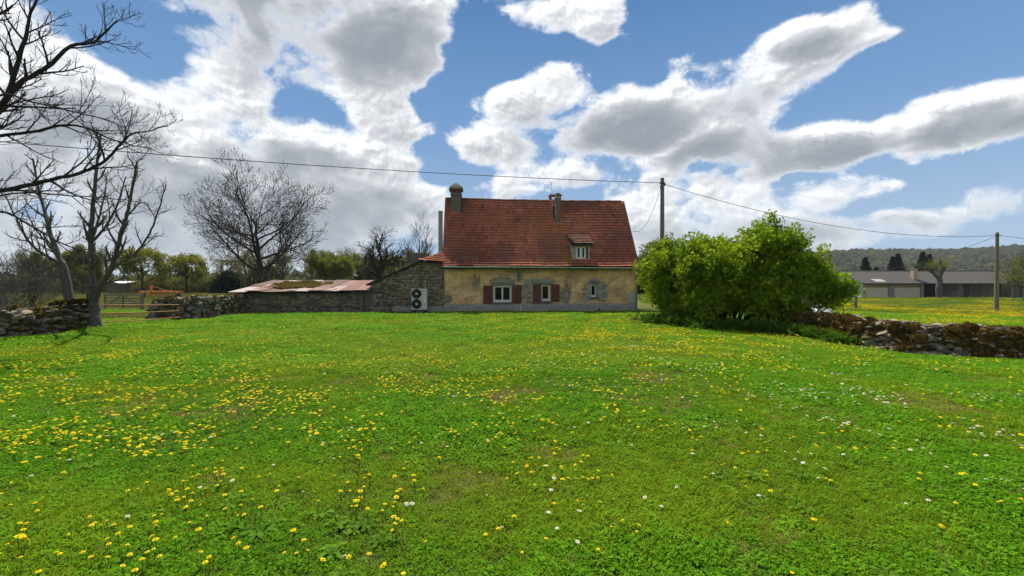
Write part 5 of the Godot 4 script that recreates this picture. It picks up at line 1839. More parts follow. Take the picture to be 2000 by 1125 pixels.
# ---------------------------------------------------------------- bare trees
func build_bare_trees() -> void:
	rng.seed = 101
	# great bare tree beyond the shed
	var T := thing("bare_walnut_tree", "big spreading bare tree with dark trunk behind the shed", "tree", Vector3(-23.4, 0, -40.0))
	T.scale = Vector3.ONE * 0.94
	var g := Geo.new()
	var tips := []
	var S := {"levels": 4, "n": [16, 8, 6, 4], "start": [0.24, 0.25, 0.15, 0.2], "ang": [1.06, 0.75, 0.75, 0.7], "len": [8.8, 3.5, 1.5, 0.6], "up": [0.0, 0.055, 0.04, 0.10, 0.25], "wob": 0.14, "seg": 0.7, "tip": 0.012, "fall": 0.42, "thin": 0.28, "rr": 0.37}
	limb(g, through([Vector3(0, -0.3, 0), Vector3(0.05, 1.5, 0), Vector3(0.0, 3.4, 0.1), Vector3(-0.25, 5.2, 0), Vector3(-0.4, 6.8, 0.1), Vector3(-0.4, 8.2, 0)], 0.04), 0.42, 0.05, 0, S, tips)
	part("trunk", g.mesh(M.dark_bark), T)
	var wh := []
	var ti := []
	for q in tips:
		wh.append(pointing(q[0], (q[1] + Vector3.UP * 0.3).normalized(), 0.055, rf(0.14, 0.30)))
		ti.append(Color.WHITE)
	var cr := scatter("buds", bud_shape(), wh, ti, T)
	cr.set_meta("kind", "stuff")
	# gnarled tree behind the lean-to
	rng.seed = 104
	T = thing("gnarled_tree", "dark gnarled bare tree behind the stone lean-to", "tree", Vector3(-11.6, 0, -38.0))
	g = Geo.new()
	S = {"levels": 4, "n": [8, 7, 6, 4], "start": [0.45, 0.2, 0.15, 0.2], "ang": [0.85, 0.8, 0.8, 0.7], "len": [3.3, 1.6, 0.8, 0.45], "up": [0.0, 0.08, 0.05, 0.12], "wob": 0.30, "seg": 0.4, "tip": 0.012, "fall": 0.35, "thin": 0.35}
	limb(g, through([Vector3(0, -0.3, 0), Vector3(0.1, 1.3, 0), Vector3(-0.1, 2.6, 0.1), Vector3(0.1, 3.9, 0)], 0.05), 0.33, 0.16, 0, S, tips)
	part("trunk", g.mesh(M.dark_bark), T)
	rng.seed = 106
	T = thing("bare_ash_sapling", "finely twigged bare tree beside the pale flue", "tree", Vector3(-12.4, 0, -56.0))
	g = Geo.new()
	S = {"levels": 3, "n": [16, 8, 5], "start": [0.25, 0.15, 0.15], "ang": [0.6, 0.5, 0.5], "len": [5.2, 2.2, 0.9], "up": [0.0, 0.12, 0.12, 0.15], "wob": 0.10, "seg": 0.6, "tip": 0.014, "fall": 0.5, "thin": 0.3}
	limb(g, through([Vector3(0, -0.3, 0), Vector3(0.1, 2.0, 0), Vector3(0.2, 4.0, 0.1), Vector3(0.4, 7.6, 0)], 0.05), 0.24, 0.03, 0, S, tips)
	part("trunk", g.mesh(M.ash_bark), T)
	# pale multi-stemmed tree at the gate
	rng.seed = 111
	tips = []
	S = {"levels": 3, "n": [0, 12, 5], "start": [0.3, 0.12, 0.1], "ang": [0.6, 0.75, 0.7], "len": [1.0, 0.85, 0.34], "up": [0.0, 0.0, 0.14, 0.22], "wob": 0.15, "seg": 0.16, "tip": 0.0055, "fall": 0.35, "thin": 0.4}
	T = thing("gate_tree", "pale multi stemmed bare tree growing beside the rusty gate", "tree", Vector3(-14.55, 0, -15.0))
	g = Geo.new()
	var at := T.position
	hand_limbs(g, GATE_TREE, at, [[0.21, 0.165], [0.115, 0.035], [0.05, 0.016], [0.05, 0.016], [0.11, 0.03], [0.055, 0.016]], S, tips)
	part("trunk", g.mesh(M.pale_bark), T)
	rng.seed = 112
	T = thing("wall_tree", "leaning bare tree with speckled pale trunk behind the dry stone wall", "tree", Vector3(-17.6, 0, -17.2))
	g = Geo.new()
	at = T.position
	hand_limbs(g, WALL_TREE, at, [[0.17, 0.14], [0.10, 0.035], [0.06, 0.018], [0.05, 0.014], [0.035, 0.014]], S, tips)
	part("trunk", g.mesh(M.pale_bark), T)
	# ash standing at the wall, its boughs reaching over
	rng.seed = 113
	S = {"levels": 4, "n": [0, 13, 6, 3], "start": [0.3, 0.12, 0.12, 0.2], "ang": [0.6, 0.75, 0.7, 0.65], "len": [1.0, 1.6, 0.62, 0.26], "up": [0.0, 0.0, 0.06, 0.20, 0.35], "wob": 0.13, "seg": 0.2, "tip": 0.005, "fall": 0.62, "thin": 0.36, "rr": 0.40}
	T = thing("bare_ash_tree", "great bare ash whose dark boughs hang over the dry stone wall", "tree", Vector3(-14.8, 0, -10.4))
	g = Geo.new()
	at = T.position
	tips = []
	hand_limbs(g, EDGE_ASH, at, [[0.36, 0.26], [0.20, 0.06], [0.105, 0.014], [0.075, 0.014], [0.060, 0.012], [0.078, 0.012], [0.035, 0.009], [0.032, 0.009], [0.036, 0.009]], S, tips)
	part("trunk", g.mesh(M.dark_bark), T)
	# bare brush behind the wall
	for q in [[Vector3(-19.6, 0, -15.2), 1.5, "leafless brown thicket behind the dry stone wall under the ash"], [Vector3(-21.5, 0, -18.5), 2.4, "tall leafless brown thicket in the pasture behind the leaning tree"], [Vector3(-17.4, 0, -13.4), 1.0, "low tangle of bare twigs close behind the dry stone wall"]]:
		T = thing("bare_shrub", q[2], "shrub", q[0])
		g = Geo.new()
		S = {"levels": 2, "n": [9, 6], "start": [0.2, 0.15], "ang": [0.6, 0.7], "len": [0.9 * q[1], 0.45 * q[1]], "up": [0.05, 0.06, 0.08], "wob": 0.25, "seg": 0.25, "tip": 0.006, "fall": 0.4, "thin": 0.35}
		for k in 16:
			bough(g, Vector3(rf(-0.7, 0.7), 0, rf(-0.7, 0.7)), (Vector3.UP + ball() * 0.8).normalized(), q[1] * rf(0.7, 1.15), 0.025, 0, S, tips)
		part("stems", g.mesh(M.ash_bark), T)

func hand_limbs(g: Geo, lines: Array, at: Vector3, rads: Array, S: Dictionary, tips: Array) -> void:
	for k in lines.size():
		var l := []
		for p in lines[k]:
			l.append(p - at)
		var pts := through(l, 0.012 if k > 0 else 0.02, 4)
		if k == 0:
			var rad := PackedFloat32Array()
			for j in pts.size():
				rad.append(lerpf(rads[0][0], rads[0][1], float(j) / (pts.size() - 1)))
			g.tube(pts, rad, 10)
		else:
			limb(g, pts, rads[k][0], rads[k][1], 1, S, tips)

# ---------------------------------------------------------------- leafy trees
# crown: leaf clumps gathered in lobes round the ends of the limbs
func leafy_tree(called: String, label: String, at: Vector3, h: float, wide: float, seed_: int, ca: Color, cb: Color, clumps: int, lobe: float, clump: ArrayMesh, size: float, bark: Material, group: String, bole := 0.3) -> Node3D:
	rng.seed = seed_
	var T := thing(called, label, "tree", at, rf(0, 360), group)
	var g := Geo.new()
	var tips := []
	var S := {"levels": 2, "n": [11, 6], "start": [bole, 0.25], "ang": [0.85, 0.75], "len": [wide * 0.62, wide * 0.28], "up": [0.0, 0.10, 0.10], "wob": 0.16, "seg": 0.7, "tip": 0.02, "fall": 0.4, "thin": 0.3}
	limb(g, through([Vector3(0, -0.4, 0), Vector3(rf(-0.2, 0.2), h * 0.25, rf(-0.2, 0.2)), Vector3(rf(-0.4, 0.4), h * 0.55, rf(-0.3, 0.3)), Vector3(rf(-0.4, 0.4), h * 0.86, 0)], 0.05), h * 0.032, h * 0.008, 0, S, tips)
	part("trunk", g.mesh(bark), T)
	var wh := []
	var ti := []
	for k in clumps:
		var q: Array = tips[rng.randi() % tips.size()]
		var p: Vector3 = q[0] + ball() * lobe * pow(rng.randf(), 0.6)
		var e := Vector3(p.x / (wide * 0.62), (p.y - h * 0.58) / (h * 0.46), p.z / (wide * 0.62))
		if e.length() > 1.0 + 0.35 * patches.get_noise_3d(p.x * 14.0 + seed_, p.y * 14.0, p.z * 14.0) + rf(-0.12, 0.08):
			continue
		var b := Basis(ball(), rf(0, TAU)).scaled(Vector3.ONE * size * rf(0.7, 1.3))
		wh.append(Transform3D(b, p))
		ti.append(hue(ca, cb, rng.randf(), 0.22))
	scatter("crown", clump, wh, ti, T)
	return T

func shrub_like(called: String, label: String, at: Vector3, h: float, wide: float, seed_: int, ca: Color, cb: Color, clumps: int, clump: ArrayMesh, size: float, group: String) -> Node3D:
	rng.seed = seed_
	var T := thing(called, label, "shrub", at, 0.0, group)
	var g := Geo.new()
	for k in 9:
		var d := (Vector3.UP + ball() * 0.5).normalized()
		g.tube(PackedVector3Array([Vector3(rf(-0.3, 0.3), -0.2, rf(-0.3, 0.3)), d * h * 0.5, d * h * 0.9]), PackedFloat32Array([0.06, 0.04, 0.02]), 4)
	part("stems", g.mesh(M.dark_bark), T)
	var wh := []
	var ti := []
	for k in clumps:
		var d := ball()
		d.y = absf(d.y)
		var r := pow(rng.randf(), 0.35) * (1.0 + 0.35 * patches.get_noise_3d(d.x * 60.0 + seed_, d.y * 60.0, d.z * 60.0))
		wh.append(Transform3D(Basis(ball(), rf(0, TAU)).scaled(Vector3.ONE * size * rf(0.7, 1.3)), Vector3(d.x * wide * 0.5 * r, d.y * h * r, d.z * wide * 0.5 * r)))
		ti.append(hue(ca, cb, rng.randf(), 0.2))
	scatter("crown", clump, wh, ti, T)
	return T

func build_tree_line() -> void:
	var clump := leaf_clump(500, 16, 0.34, 0.42)
	var sparse := leaf_clump(501, 10, 0.26, 0.40)
	var lime_a := Color(0.20, 0.22, 0.020)
	var lime_b := Color(0.29, 0.28, 0.026)
	var olive_a := Color(0.12, 0.135, 0.026)
	var olive_b := Color(0.18, 0.185, 0.04)
	var dark_a := Color(0.016, 0.028, 0.010)
	var dark_b := Color(0.03, 0.045, 0.016)
	var far := "trees along the far edge of the pasture"
	var lime := leafy_tree("oak_tree", "broad yellow green oak in fresh leaf beyond the cultivator", Vector3(-62.0, 0, -72.0), 7.2, 7.6, 601, lime_a, lime_b, 1050, 1.0, clump, 0.72, M.dark_bark, far)
	var round_ := leafy_tree("oak_tree", "rounded olive green oak behind the pale gate tree", Vector3(-72.0, 0, -72.0), 7.2, 6.2, 602, olive_a, lime_a, 1150, 0.95, clump, 0.72, M.dark_bark, far, 0.15)
	var thin := leafy_tree("oak_tree", "thinly leaved olive oak in the tree line behind the pasture", Vector3(-50.0, 0, -82.0), 7.6, 6.0, 603, olive_a, olive_b, 520, 0.9, sparse, 0.75, M.ash_bark, far)
	var green := leafy_tree("oak_tree", "dense spring green oak in the tree line behind the shed", Vector3(-34.0, 0, -78.0), 7.4, 6.4, 604, Color(0.14, 0.18, 0.018), Color(0.21, 0.235, 0.022), 950, 0.85, clump, 0.70, M.ash_bark, far, 0.18)
	var bare := leafy_tree("oak_tree", "almost leafless grey oak in the tree line behind the pasture", Vector3(-46.0, 0, -74.0), 8.0, 6.5, 605, olive_a, olive_b, 130, 0.9, sparse, 0.6, M.pale_bark, far)
	var dark := shrub_like("evergreen_shrub", "dark evergreen bush at the foot of the far tree line", Vector3(-50.5, 0, -76.0), 3.4, 4.6, 606, dark_a, dark_b, 1500, clump, 0.75, "dark bushes at the foot of the far trees")
	var scrub := shrub_like("scrub_bush", "low olive green scrub at the foot of the far tree line", Vector3(-66.0, 0, -80.0), 2.6, 6.5, 607, Color(0.09, 0.085, 0.024), Color(0.15, 0.16, 0.028), 1200, sparse, 0.8, "scrub along the far edge of the pasture")
	rng.seed = 608
	# [kind, x, z, size]
	for q in [["r", -107, -86, 1.0], ["t", -99, -88, 1.05], ["r", -92, -84, 0.95], ["t", -84, -86, 1.1], ["l", -57.5, -76, 0.9], ["b", -54, -80, 0.95], ["t", -47, -86, 1.0], ["b", -43, -80, 1.1], ["t", -41, -90, 1.05], ["b", -38.5, -82, 0.95], ["g", -38, -92, 1.0], ["t", -33, -88, 1.1], ["g", -28.5, -84, 0.98], ["l", -24.5, -90, 0.95], ["t", -22, -80, 0.95], ["g", -19, -86, 1.05], ["b", -21, -94, 1.1], ["g", -30.5, -76, 0.85], ["g", -25.5, -78, 0.8], ["l", -17.0, -78, 0.75], ["t", -51.0, -78, 0.85], ["g", -45.0, -77, 0.75], ["t", -79, -80, 0.95], ["t", -15.5, -82, 0.9], ["g", -12.5, -90, 0.9], ["t", -9.5, -84, 1.0], ["g", -6, -92, 1.0], ["t", -2, -90, 1.0], ["g", 26.5, -86, 0.95], ["t", 31, -92, 1.0], ["b", 74, -62, 0.85], ["t", 79, -66, 0.9], ["b", 84, -72, 0.9], ["r", 90, -74, 0.9]]:
		var src: Node3D = {"l": lime, "r": round_, "t": thin, "g": green, "b": bare}[q[0]]
		var lab: String = src.get_meta("label")
		var grp := far
		match q[0]:
			"t": lab = "thinly leaved olive oak in the tree line behind the pasture"
			"b": lab = "almost leafless grey oak in the tree line behind the pasture"
			"g": lab = "dense spring green oak in the tree line behind the shed"
			"r": lab = "rounded olive oak in the far hedge behind the leaning tree"
			"l": lab = "smaller yellow green oak in the far tree line"
		if q[1] > 20.0:
			lab = "oak standing beyond the garden east of the cottage" if q[1] < 50.0 else "straggling oak at the barn's far end"
			grp = "trees east of the cottage" if q[1] < 50.0 else "trees at the barn's far end"
		copy(src, "oak_tree", lab, Vector3(q[1], ground_h(q[1], q[2]), q[2]), rf(0, 360), q[3], grp)
	for q in [[-28.0, -80, 0.7], [-13.0, -78, 0.7], [22.0, -74, 0.75]]:
		copy(dark, "evergreen_shrub", "dark evergreen bush at the foot of the far tree line" if q[0] < 10.0 else "dark evergreen bush beyond the garden east of the cottage", Vector3(q[0], 0, q[1]), rf(0, 360), q[2], "" if q[0] < 10.0 else "bushes east of the cottage")
	for k in 26:
		var x := -106.0 + k * 4.4 + rf(-1.0, 1.0)
		copy(scrub, "scrub_bush", "low olive green scrub at the foot of the far tree line", Vector3(x, 0, -84.0 + rf(-4, 4)), rf(0, 360), rf(0.8, 1.15))

	# conifers behind the barn
	for q in [[83.0, -101.0, 8.6], [89.5, -101.0, 8.8], [92.5, -103.0, 9.6], [95.5, -100.0, 9.8], [99.0, -102.0, 9.4], [87.3, -103.0, 6.4]]:
		rng.seed = 700 + int(q[0])
		var T := thing("conifer", "dark conifer rising behind the barn roof", "tree", Vector3(q[0], -0.85, q[1]), 0.0, "conifers behind the barn")
		var g := Geo.new()
		g.tube(PackedVector3Array([Vector3(0, -0.3, 0), Vector3(0, q[2] * 0.95, 0)]), PackedFloat32Array([0.2, 0.03]), 6)
		part("trunk", g.mesh(M.dark_bark), T)
		var wh := []
		var ti := []
		for k in 1100:
			var t := pow(rng.randf(), 1.3)
			var an := rf(0, TAU)
			var r := (1.0 - t) * 3.4 * pow(rng.randf(), 0.5) * (0.8 + 0.35 * sin(an * 5.0 + t * 40.0))
			wh.append(Transform3D(Basis(ball(), rf(0, TAU)).scaled(Vector3(0.7, 0.45, 0.7)), Vector3(cos(an) * r, q[2] * (0.1 + 0.9 * t) - r * 0.25, sin(an) * r)))
			ti.append(hue(Color(0.010, 0.022, 0.012), Color(0.02, 0.036, 0.018), rng.randf(), 0.2))
		scatter("crown", clump, wh, ti, T)
	# pollard before the barn
	rng.seed = 720
	var T := thing("pollard_tree", "pollarded tree with thick forked trunk before the barn", "tree", Vector3(75.6, -0.85, -76.0))
	var g := Geo.new()
	var tips := []
	var S := {"levels": 3, "n": [5, 5, 4], "start": [0.75, 0.3, 0.2], "ang": [0.65, 0.5, 0.6], "len": [3.3, 1.2, 0.7], "up": [0.0, 0.12, 0.15, 0.15], "wob": 0.18, "seg": 0.5, "tip": 0.02, "fall": 0.2, "thin": 0.45}
	limb(g, through([Vector3(0, -0.3, 0), Vector3(-0.1, 1.5, 0), Vector3(0.1, 2.8, 0), Vector3(-0.1, 3.9, 0)], 0.04), 0.42, 0.40, 0, S, tips)
	part("trunk", g.mesh(M.ash_bark), T)
	var wh := []
	var ti := []
	for k in 160:
		var q: Array = tips[rng.randi() % tips.size()]
		wh.append(Transform3D(Basis(ball(), rf(0, TAU)).scaled(Vector3.ONE * 0.55), q[0] + ball() * 0.5))
		ti.append(hue(olive_a, lime_a, rng.randf(), 0.2))
	scatter("crown", sparse, wh, ti, T)

# ---------------------------------------------------------------- the big bush by the wall
func leafy_bush(called: String, label: String, at: Vector3, stems: Array, spec: Dictionary, seed_: int, per_tip: int, lobe: float, clump: ArrayMesh, size: float, low: float, ca: Color, cb: Color) -> void:
	rng.seed = seed_
	var T := thing(called, label, "bush", at)
	var g := Geo.new()
	var tips := []
	for s in stems:
		bough(g, s[0], s[1].normalized(), s[2], s[3], 0, spec, tips)
	part("stems", g.mesh(M.dark_bark), T)
	var wh := []
	var ti := []
	for q in tips:
		# each shoot has its own green, some still yellowish
		var mood := clampf(rng.randfn() * 0.28 + 0.45, 0.0, 1.0)
		for k in per_tip:
			var p: Vector3 = q[0] + ball() * lobe * pow(rng.randf(), 0.5)
			if p.y < low * rf(0.3, 1.4) and rng.randf() < 0.75:
				continue
			wh.append(Transform3D(Basis(ball(), rf(0, TAU)).scaled(Vector3.ONE * size * rf(0.7, 1.3)), p))
			ti.append(hue(ca, cb, mood, 0.18))
	scatter("leaves", clump, wh, ti, T)

func build_bushes() -> void:
	var clump := leaf_clump(510, 11, 0.34, 0.52)
	rng.seed = 801
	var stems := []
	# outline of the bush: how high it stands along its length
	var env := [[-2.7, 2.5], [-2.3, 3.2], [-1.5, 3.8], [-0.5, 4.1], [0.2, 4.5], [0.7, 4.75], [1.6, 4.4], [2.3, 3.6], [2.8, 2.6]]
	for k in 38:
		var x := lerpf(-2.1, 2.0, (k + rf(0.0, 1.0)) / 38.0)
		var h := 3.0
		for j in env.size() - 1:
			if x >= env[j][0] and x <= env[j + 1][0]:
				h = lerpf(env[j][1], env[j + 1][1], (x - env[j][0]) / (env[j + 1][0] - env[j][0]))
		var z := rf(-1.7, 1.7)
		h *= (1.0 - 0.09 * z * z) * rf(0.50, 0.80)
		var o := Vector3(x * 0.42 + rf(-0.3, 0.3), 0, z * 0.35)
		var to := Vector3(x, h, z)
		stems.append([o, to - o - Vector3.UP * 0.4, o.distance_to(to), rf(0.03, 0.07)])
	for k in 16:
		var an := rf(0.0, TAU)
		stems.append([Vector3(cos(an) * 1.3, 0, sin(an) * 0.9), Vector3(cos(an) * 0.55, 1.0, sin(an) * 0.6), rf(0.7, 1.5), 0.02])
	var spec := {"levels": 2, "n": [10, 5], "start": [0.22, 0.2], "ang": [0.62, 0.65], "len": [1.15, 0.55], "up": [0.0, 0.02, 0.03], "wob": 0.13, "seg": 0.4, "tip": 0.008, "fall": 0.35, "thin": 0.3}
	var deep := Color(0.135, 0.245, 0.010)
	var fresh := Color(0.29, 0.39, 0.014)
	leafy_bush("lilac_bush", "tall many stemmed green bush before the concrete utility pole", Vector3(8.6, 0, -17.0), stems, spec, 802, 4, 0.27, clump, 0.28, 0.35, deep, fresh)
	stems = []
	for k in 22:
		var an := TAU * k / 22.0 + rf(-0.2, 0.2)
		var lean := rf(0.05, 0.48)
		stems.append([Vector3(cos(an) * rf(0.1, 0.8), 0, sin(an) * rf(0.1, 0.8)), Vector3(cos(an) * lean, 1.0, sin(an) * lean * 0.8), rf(1.3, 2.05), rf(0.02, 0.04)])
	spec = {"levels": 2, "n": [8, 5], "start": [0.25, 0.2], "ang": [0.5, 0.6], "len": [0.95, 0.5], "up": [0.02, 0.06, 0.1], "wob": 0.12, "seg": 0.35, "tip": 0.006, "fall": 0.4, "thin": 0.3}
	leafy_bush("spindle_bush", "lower bright green bush over the end of the mossy wall", Vector3(10.5, 0, -16.4), stems, spec, 803, 5, 0.25, clump, 0.27, 0.25, Color(0.16, 0.29, 0.010), Color(0.26, 0.39, 0.014))
	stems = []
	for k in 14:
		var an := TAU * k / 14.0 + rf(-0.2, 0.2)
		var lean := rf(0.05, 0.26)
		stems.append([Vector3(cos(an) * rf(0.1, 0.4), 0, sin(an) * rf(0.1, 0.4)), Vector3(cos(an) * lean, 1.0, sin(an) * lean), rf(2.3, 3.0), rf(0.02, 0.035)])
	leafy_bush("elder_bush", "lighter thin leaved bush at the foot of the concrete pole", Vector3(7.25, 0, -18.9), stems, spec, 804, 4, 0.28, clump, 0.28, 0.9, Color(0.13, 0.20, 0.018), Color(0.20, 0.27, 0.025))
	# nettles and ivy at the foot of bush and wall
	rng.seed = 805
	var wh := []
	var ti := []
	var path := [Vector3(5.6, 0, -17.2), Vector3(6.6, 0, -15.6), Vector3(8.0, 0, -14.6), Vector3(9.2, 0, -13.8), Vector3(9.1, 0, -12.2), Vector3(8.9, 0, -11.0)]
	for k in 1700:
		var f := rng.randf() * (path.size() - 1)
		var i := mini(int(f), path.size() - 2)
		var p: Vector3 = path[i].lerp(path[i + 1], f - i)
		var spread := lerpf(0.36, 0.18, f / (path.size() - 1))
		p += Vector3(rng.randfn() * spread, 0, rng.randfn() * spread)
		var h := rf(0.05, 0.34) * lerpf(1.0, 0.6, f / (path.size() - 1))
		wh.append(Transform3D(Basis(Vector3.UP, rf(0, TAU)).scaled(Vector3(0.22, 0.20, 0.22) * rf(0.7, 1.3)), p + Vector3.UP * h))
		ti.append(hue(Color(0.05, 0.12, 0.010), Color(0.10, 0.20, 0.014), rng.randf(), 0.25))
	var n := scatter("nettles", leaf_clump(512, 12, 0.42, 0.42), wh, ti, self)
	tag(n, "dark green nettles and ivy at the foot of the bush", "ground cover")
	n.set_meta("kind", "stuff")
	# dead branches lying at the wall's end
	rng.seed = 806
	for q in [[Vector3(10.2, 0.55, -13.9), Vector3(-0.6, 0.35, 0.5), 1.6, "forked dead branch lying on the mossy wall's end"], [Vector3(11.3, 0.25, -14.6), Vector3(0.8, 0.25, 0.35), 1.5, "bent dead branch beside the lower bright bush"], [Vector3(5.3, 0.05, -17.4), Vector3(-0.7, 0.45, 0.6), 0.9, "small dead branch on the grass at the pole"]]:
		var D := thing("dead_branch", q[3], "branch", q[0])
		var g := Geo.new()
		bough(g, Vector3.ZERO, q[1].normalized(), q[2], 0.03, 1, {"levels": 2, "n": [3, 4], "start": [0.3, 0.3], "ang": [0.7, 0.7], "len": [0.6, 0.5], "up": [0.0, -0.02, 0.0], "wob": 0.22, "seg": 0.2, "tip": 0.006, "fall": 0.3, "thin": 0.35}, [])
		part("wood", g.mesh(M.post_wood), D)
	# white sheeting glimpsed behind the lower bush
	var W := thing("white_tarpaulin", "crumpled white tarpaulin heaped behind the lower bright bush", "tarpaulin", Vector3(13.2, 0, -18.8))
	var f := FastNoiseLite.new()
	f.seed = 4
	f.frequency = 1.1
	var g2 := Geo.new()
	var m := 14
	var grid := []
	for i in m + 1:
		for j in m + 1:
			var u := 2.0 * i / m - 1.0
			var v := 2.0 * j / m - 1.0
			var e := clampf(1.0 - u * u * u * u, 0.0, 1.0) * clampf(1.0 - v * v * v * v, 0.0, 1.0)
			grid.append(Vector3(u * 0.8, 0.02 + e * (0.55 + 0.35 * f.get_noise_2d(u * 2.0, v * 2.0)), v * 0.7))
	for i in m:
		for j in m:
			g2.quad(grid[i * (m + 1) + j], grid[(i + 1) * (m + 1) + j], grid[(i + 1) * (m + 1) + j + 1], grid[i * (m + 1) + j + 1], Vector3.UP)
	part("sheet", g2.mesh(M.white_paint), W)

# ---------------------------------------------------------------- ground
func build_ground() -> void:
	var xs := [-2500.0, -1400.0, -800.0, -450.0, -280.0, -190.0, -150.0]
	for k in 49:
		xs.append(-120.0 + k * 2.5 if k < 40 else 0.0)
	xs = xs.slice(0, 7)
	var x := -130.0
	while x < 130.0:
		xs.append(x)
		x += 1.5 if absf(x) < 30.0 else 4.0
	xs += [135.0, 160.0, 200.0, 290.0, 460.0, 820.0, 1400.0, 2500.0]
	var zs := [20.0, 10.0]
	var z := 5.0
	while z > -130.0:
		zs.append(z)
		z -= 1.5 if z > -30.0 else 4.0
	zs += [-150.0, -190.0, -260.0, -420.0, -800.0, -1500.0, -2600.0]
	var g := Geo.new()
	var w := xs.size()
	for j in zs.size():
		for i in w:
			var px: float = xs[i]
			var pz: float = zs[j]
			var p := Vector3(px, ground_h(px, pz), pz)
			var nn := Vector3(ground_h(px - 0.5, pz) - ground_h(px + 0.5, pz), 1.0, ground_h(px, pz - 0.5) - ground_h(px, pz + 0.5)).normalized()
			var n := patches.get_noise_2d(px * 4.0, pz * 4.0)
			var lawn := Color(0.040, 0.060, 0.014)
			var field := Color(0.105, 0.125, 0.024).lerp(Color(0.14, 0.13, 0.035), clampf(0.5 + 1.5 * n, 0, 1))
			var t := maxf(smoothstep(-14.5, -17.0, px), maxf(smoothstep(11.0, 14.0, px), smoothstep(-26.0, -31.0, pz)))
			if px > 10.0:
				field = Color(0.085, 0.14, 0.016).lerp(Color(0.12, 0.15, 0.018), clampf(0.5 + 1.5 * n, 0, 1))
			g.col = lawn.lerp(field, t)
			g.vert(p, nn)
	for j in zs.size() - 1:
		for i in w - 1:
			var a := j * w + i
			g.ix.append_array([a, a + w, a + w + 1, a, a + w + 1, a + 1])
	# the rows run away from the camera, so turn the faces up
	for k in range(0, g.ix.size(), 3):
		var a := g.v[g.ix[k]]
		var b := g.v[g.ix[k + 1]]
		var c := g.v[g.ix[k + 2]]
		if (c - a).cross(b - a).y < 0.0:
			var s := g.ix[k + 1]
			g.ix[k + 1] = g.ix[k + 2]
			g.ix[k + 2] = s
	var m := StandardMaterial3D.new()
	m.vertex_color_use_as_albedo = true
	m.albedo_texture = noise_tex(91, 0.02, 6, [lin(0.45, 0.5, 0.4), lin(0.85, 0.85, 0.8), lin(1, 1, 1)])
	m.uv1_triplanar = true
	m.uv1_world_triplanar = true
	m.uv1_scale = Vector3.ONE / 2.3
	m.roughness = 1.0
	m.metallic_specular = 0.2
	var o := part("ground", g.mesh(m), self)
	o.set_meta("kind", "structure")

func hill_h(x: float, z: float) -> float:
	var d := -z
	var a := x / maxf(d, 1.0)
	var crest := lerpf(3.0, 30.0, smoothstep(0.15, 0.55, a)) + 25.0 * smoothstep(0.45, 0.8, a) + 14.0 * smoothstep(0.95, 1.35, a)
	return -1.5 + crest * smoothstep(260.0, 760.0, d) + 3.0 * bumps.get_noise_2d(x * 0.12, z * 0.12) * smoothstep(260.0, 400.0, d)

func build_hill() -> void:
	var g := Geo.new()
	var nx := 70
	var nz := 30
	for j in nz + 1:
		var d := lerpf(230.0, 1100.0, float(j) / nz)
		for i in nx + 1:
			var x := lerpf(-1.6, 2.0, float(i) / nx) * d
			g.col = Color(0.05, 0.055, 0.022)
			g.vert(Vector3(x, hill_h(x, -d), -d), Vector3.UP)
	for j in nz:
		for i in nx:
			var a := j * (nx + 1) + i
			var b := a + nx + 1
			g.ix.append_array([a, b, b + 1, a, b + 1, a + 1])
	for k in range(0, g.ix.size(), 3):
		var a := g.v[g.ix[k]]
		var b := g.v[g.ix[k + 1]]
		var c := g.v[g.ix[k + 2]]
		if (c - a).cross(b - a).y < 0.0:
			var s := g.ix[k + 1]
			g.ix[k + 1] = g.ix[k + 2]
			g.ix[k + 2] = s
	var hm := StandardMaterial3D.new()
	hm.vertex_color_use_as_albedo = true
	hm.roughness = 1.0
	var o := part("hill", g.mesh(hm), self)
	o.set_meta("kind", "structure")
	# the wood that covers it: crowns by the thousand
	rng.seed = 900
	var clump := leaf_clump(520, 26, 0.42, 0.45)
	var wh := []
	var ti := []
	for k in 19000:
		var d := 230.0 + 560.0 * rng.randf()
		if k > 17000:
			d = rf(135.0, 230.0)
		var x := rf(-1.5, 1.75) * d
		if k > 17000 and x > 0.2 * d:
			continue
		if x < 0.2 * d and d > 430.0 and rng.randf() < 0.6:
			continue
		var s := rf(5.0, 9.5) * lerpf(0.8, 1.15, d / 800.0)
		wh.append(Transform3D(Basis(ball(), rf(0, TAU)).scaled(Vector3(s, s * 0.8, s)), Vector3(x, maxf(hill_h(x, -d), -0.8) + s * 0.30, -d)))
		var n := clampf(0.5 + 1.5 * patches.get_noise_2d(x * 1.2, d * 1.2) + rf(-0.3, 0.3), 0, 1)
		var c := hue(Color(0.085, 0.080, 0.055), Color(0.10, 0.115, 0.04), n, 0.22)
		if rng.randf() < 0.10:
			c = Color(0.15, 0.16, 0.04)
		elif rng.randf() < 0.07:
			c = Color(0.03, 0.045, 0.025)
		ti.append(c)
	var f := scatter("hill_wood", clump, wh, ti, self)
	tag(f, "spring woodland covering the far hill", "woodland")
	f.set_meta("kind", "stuff")

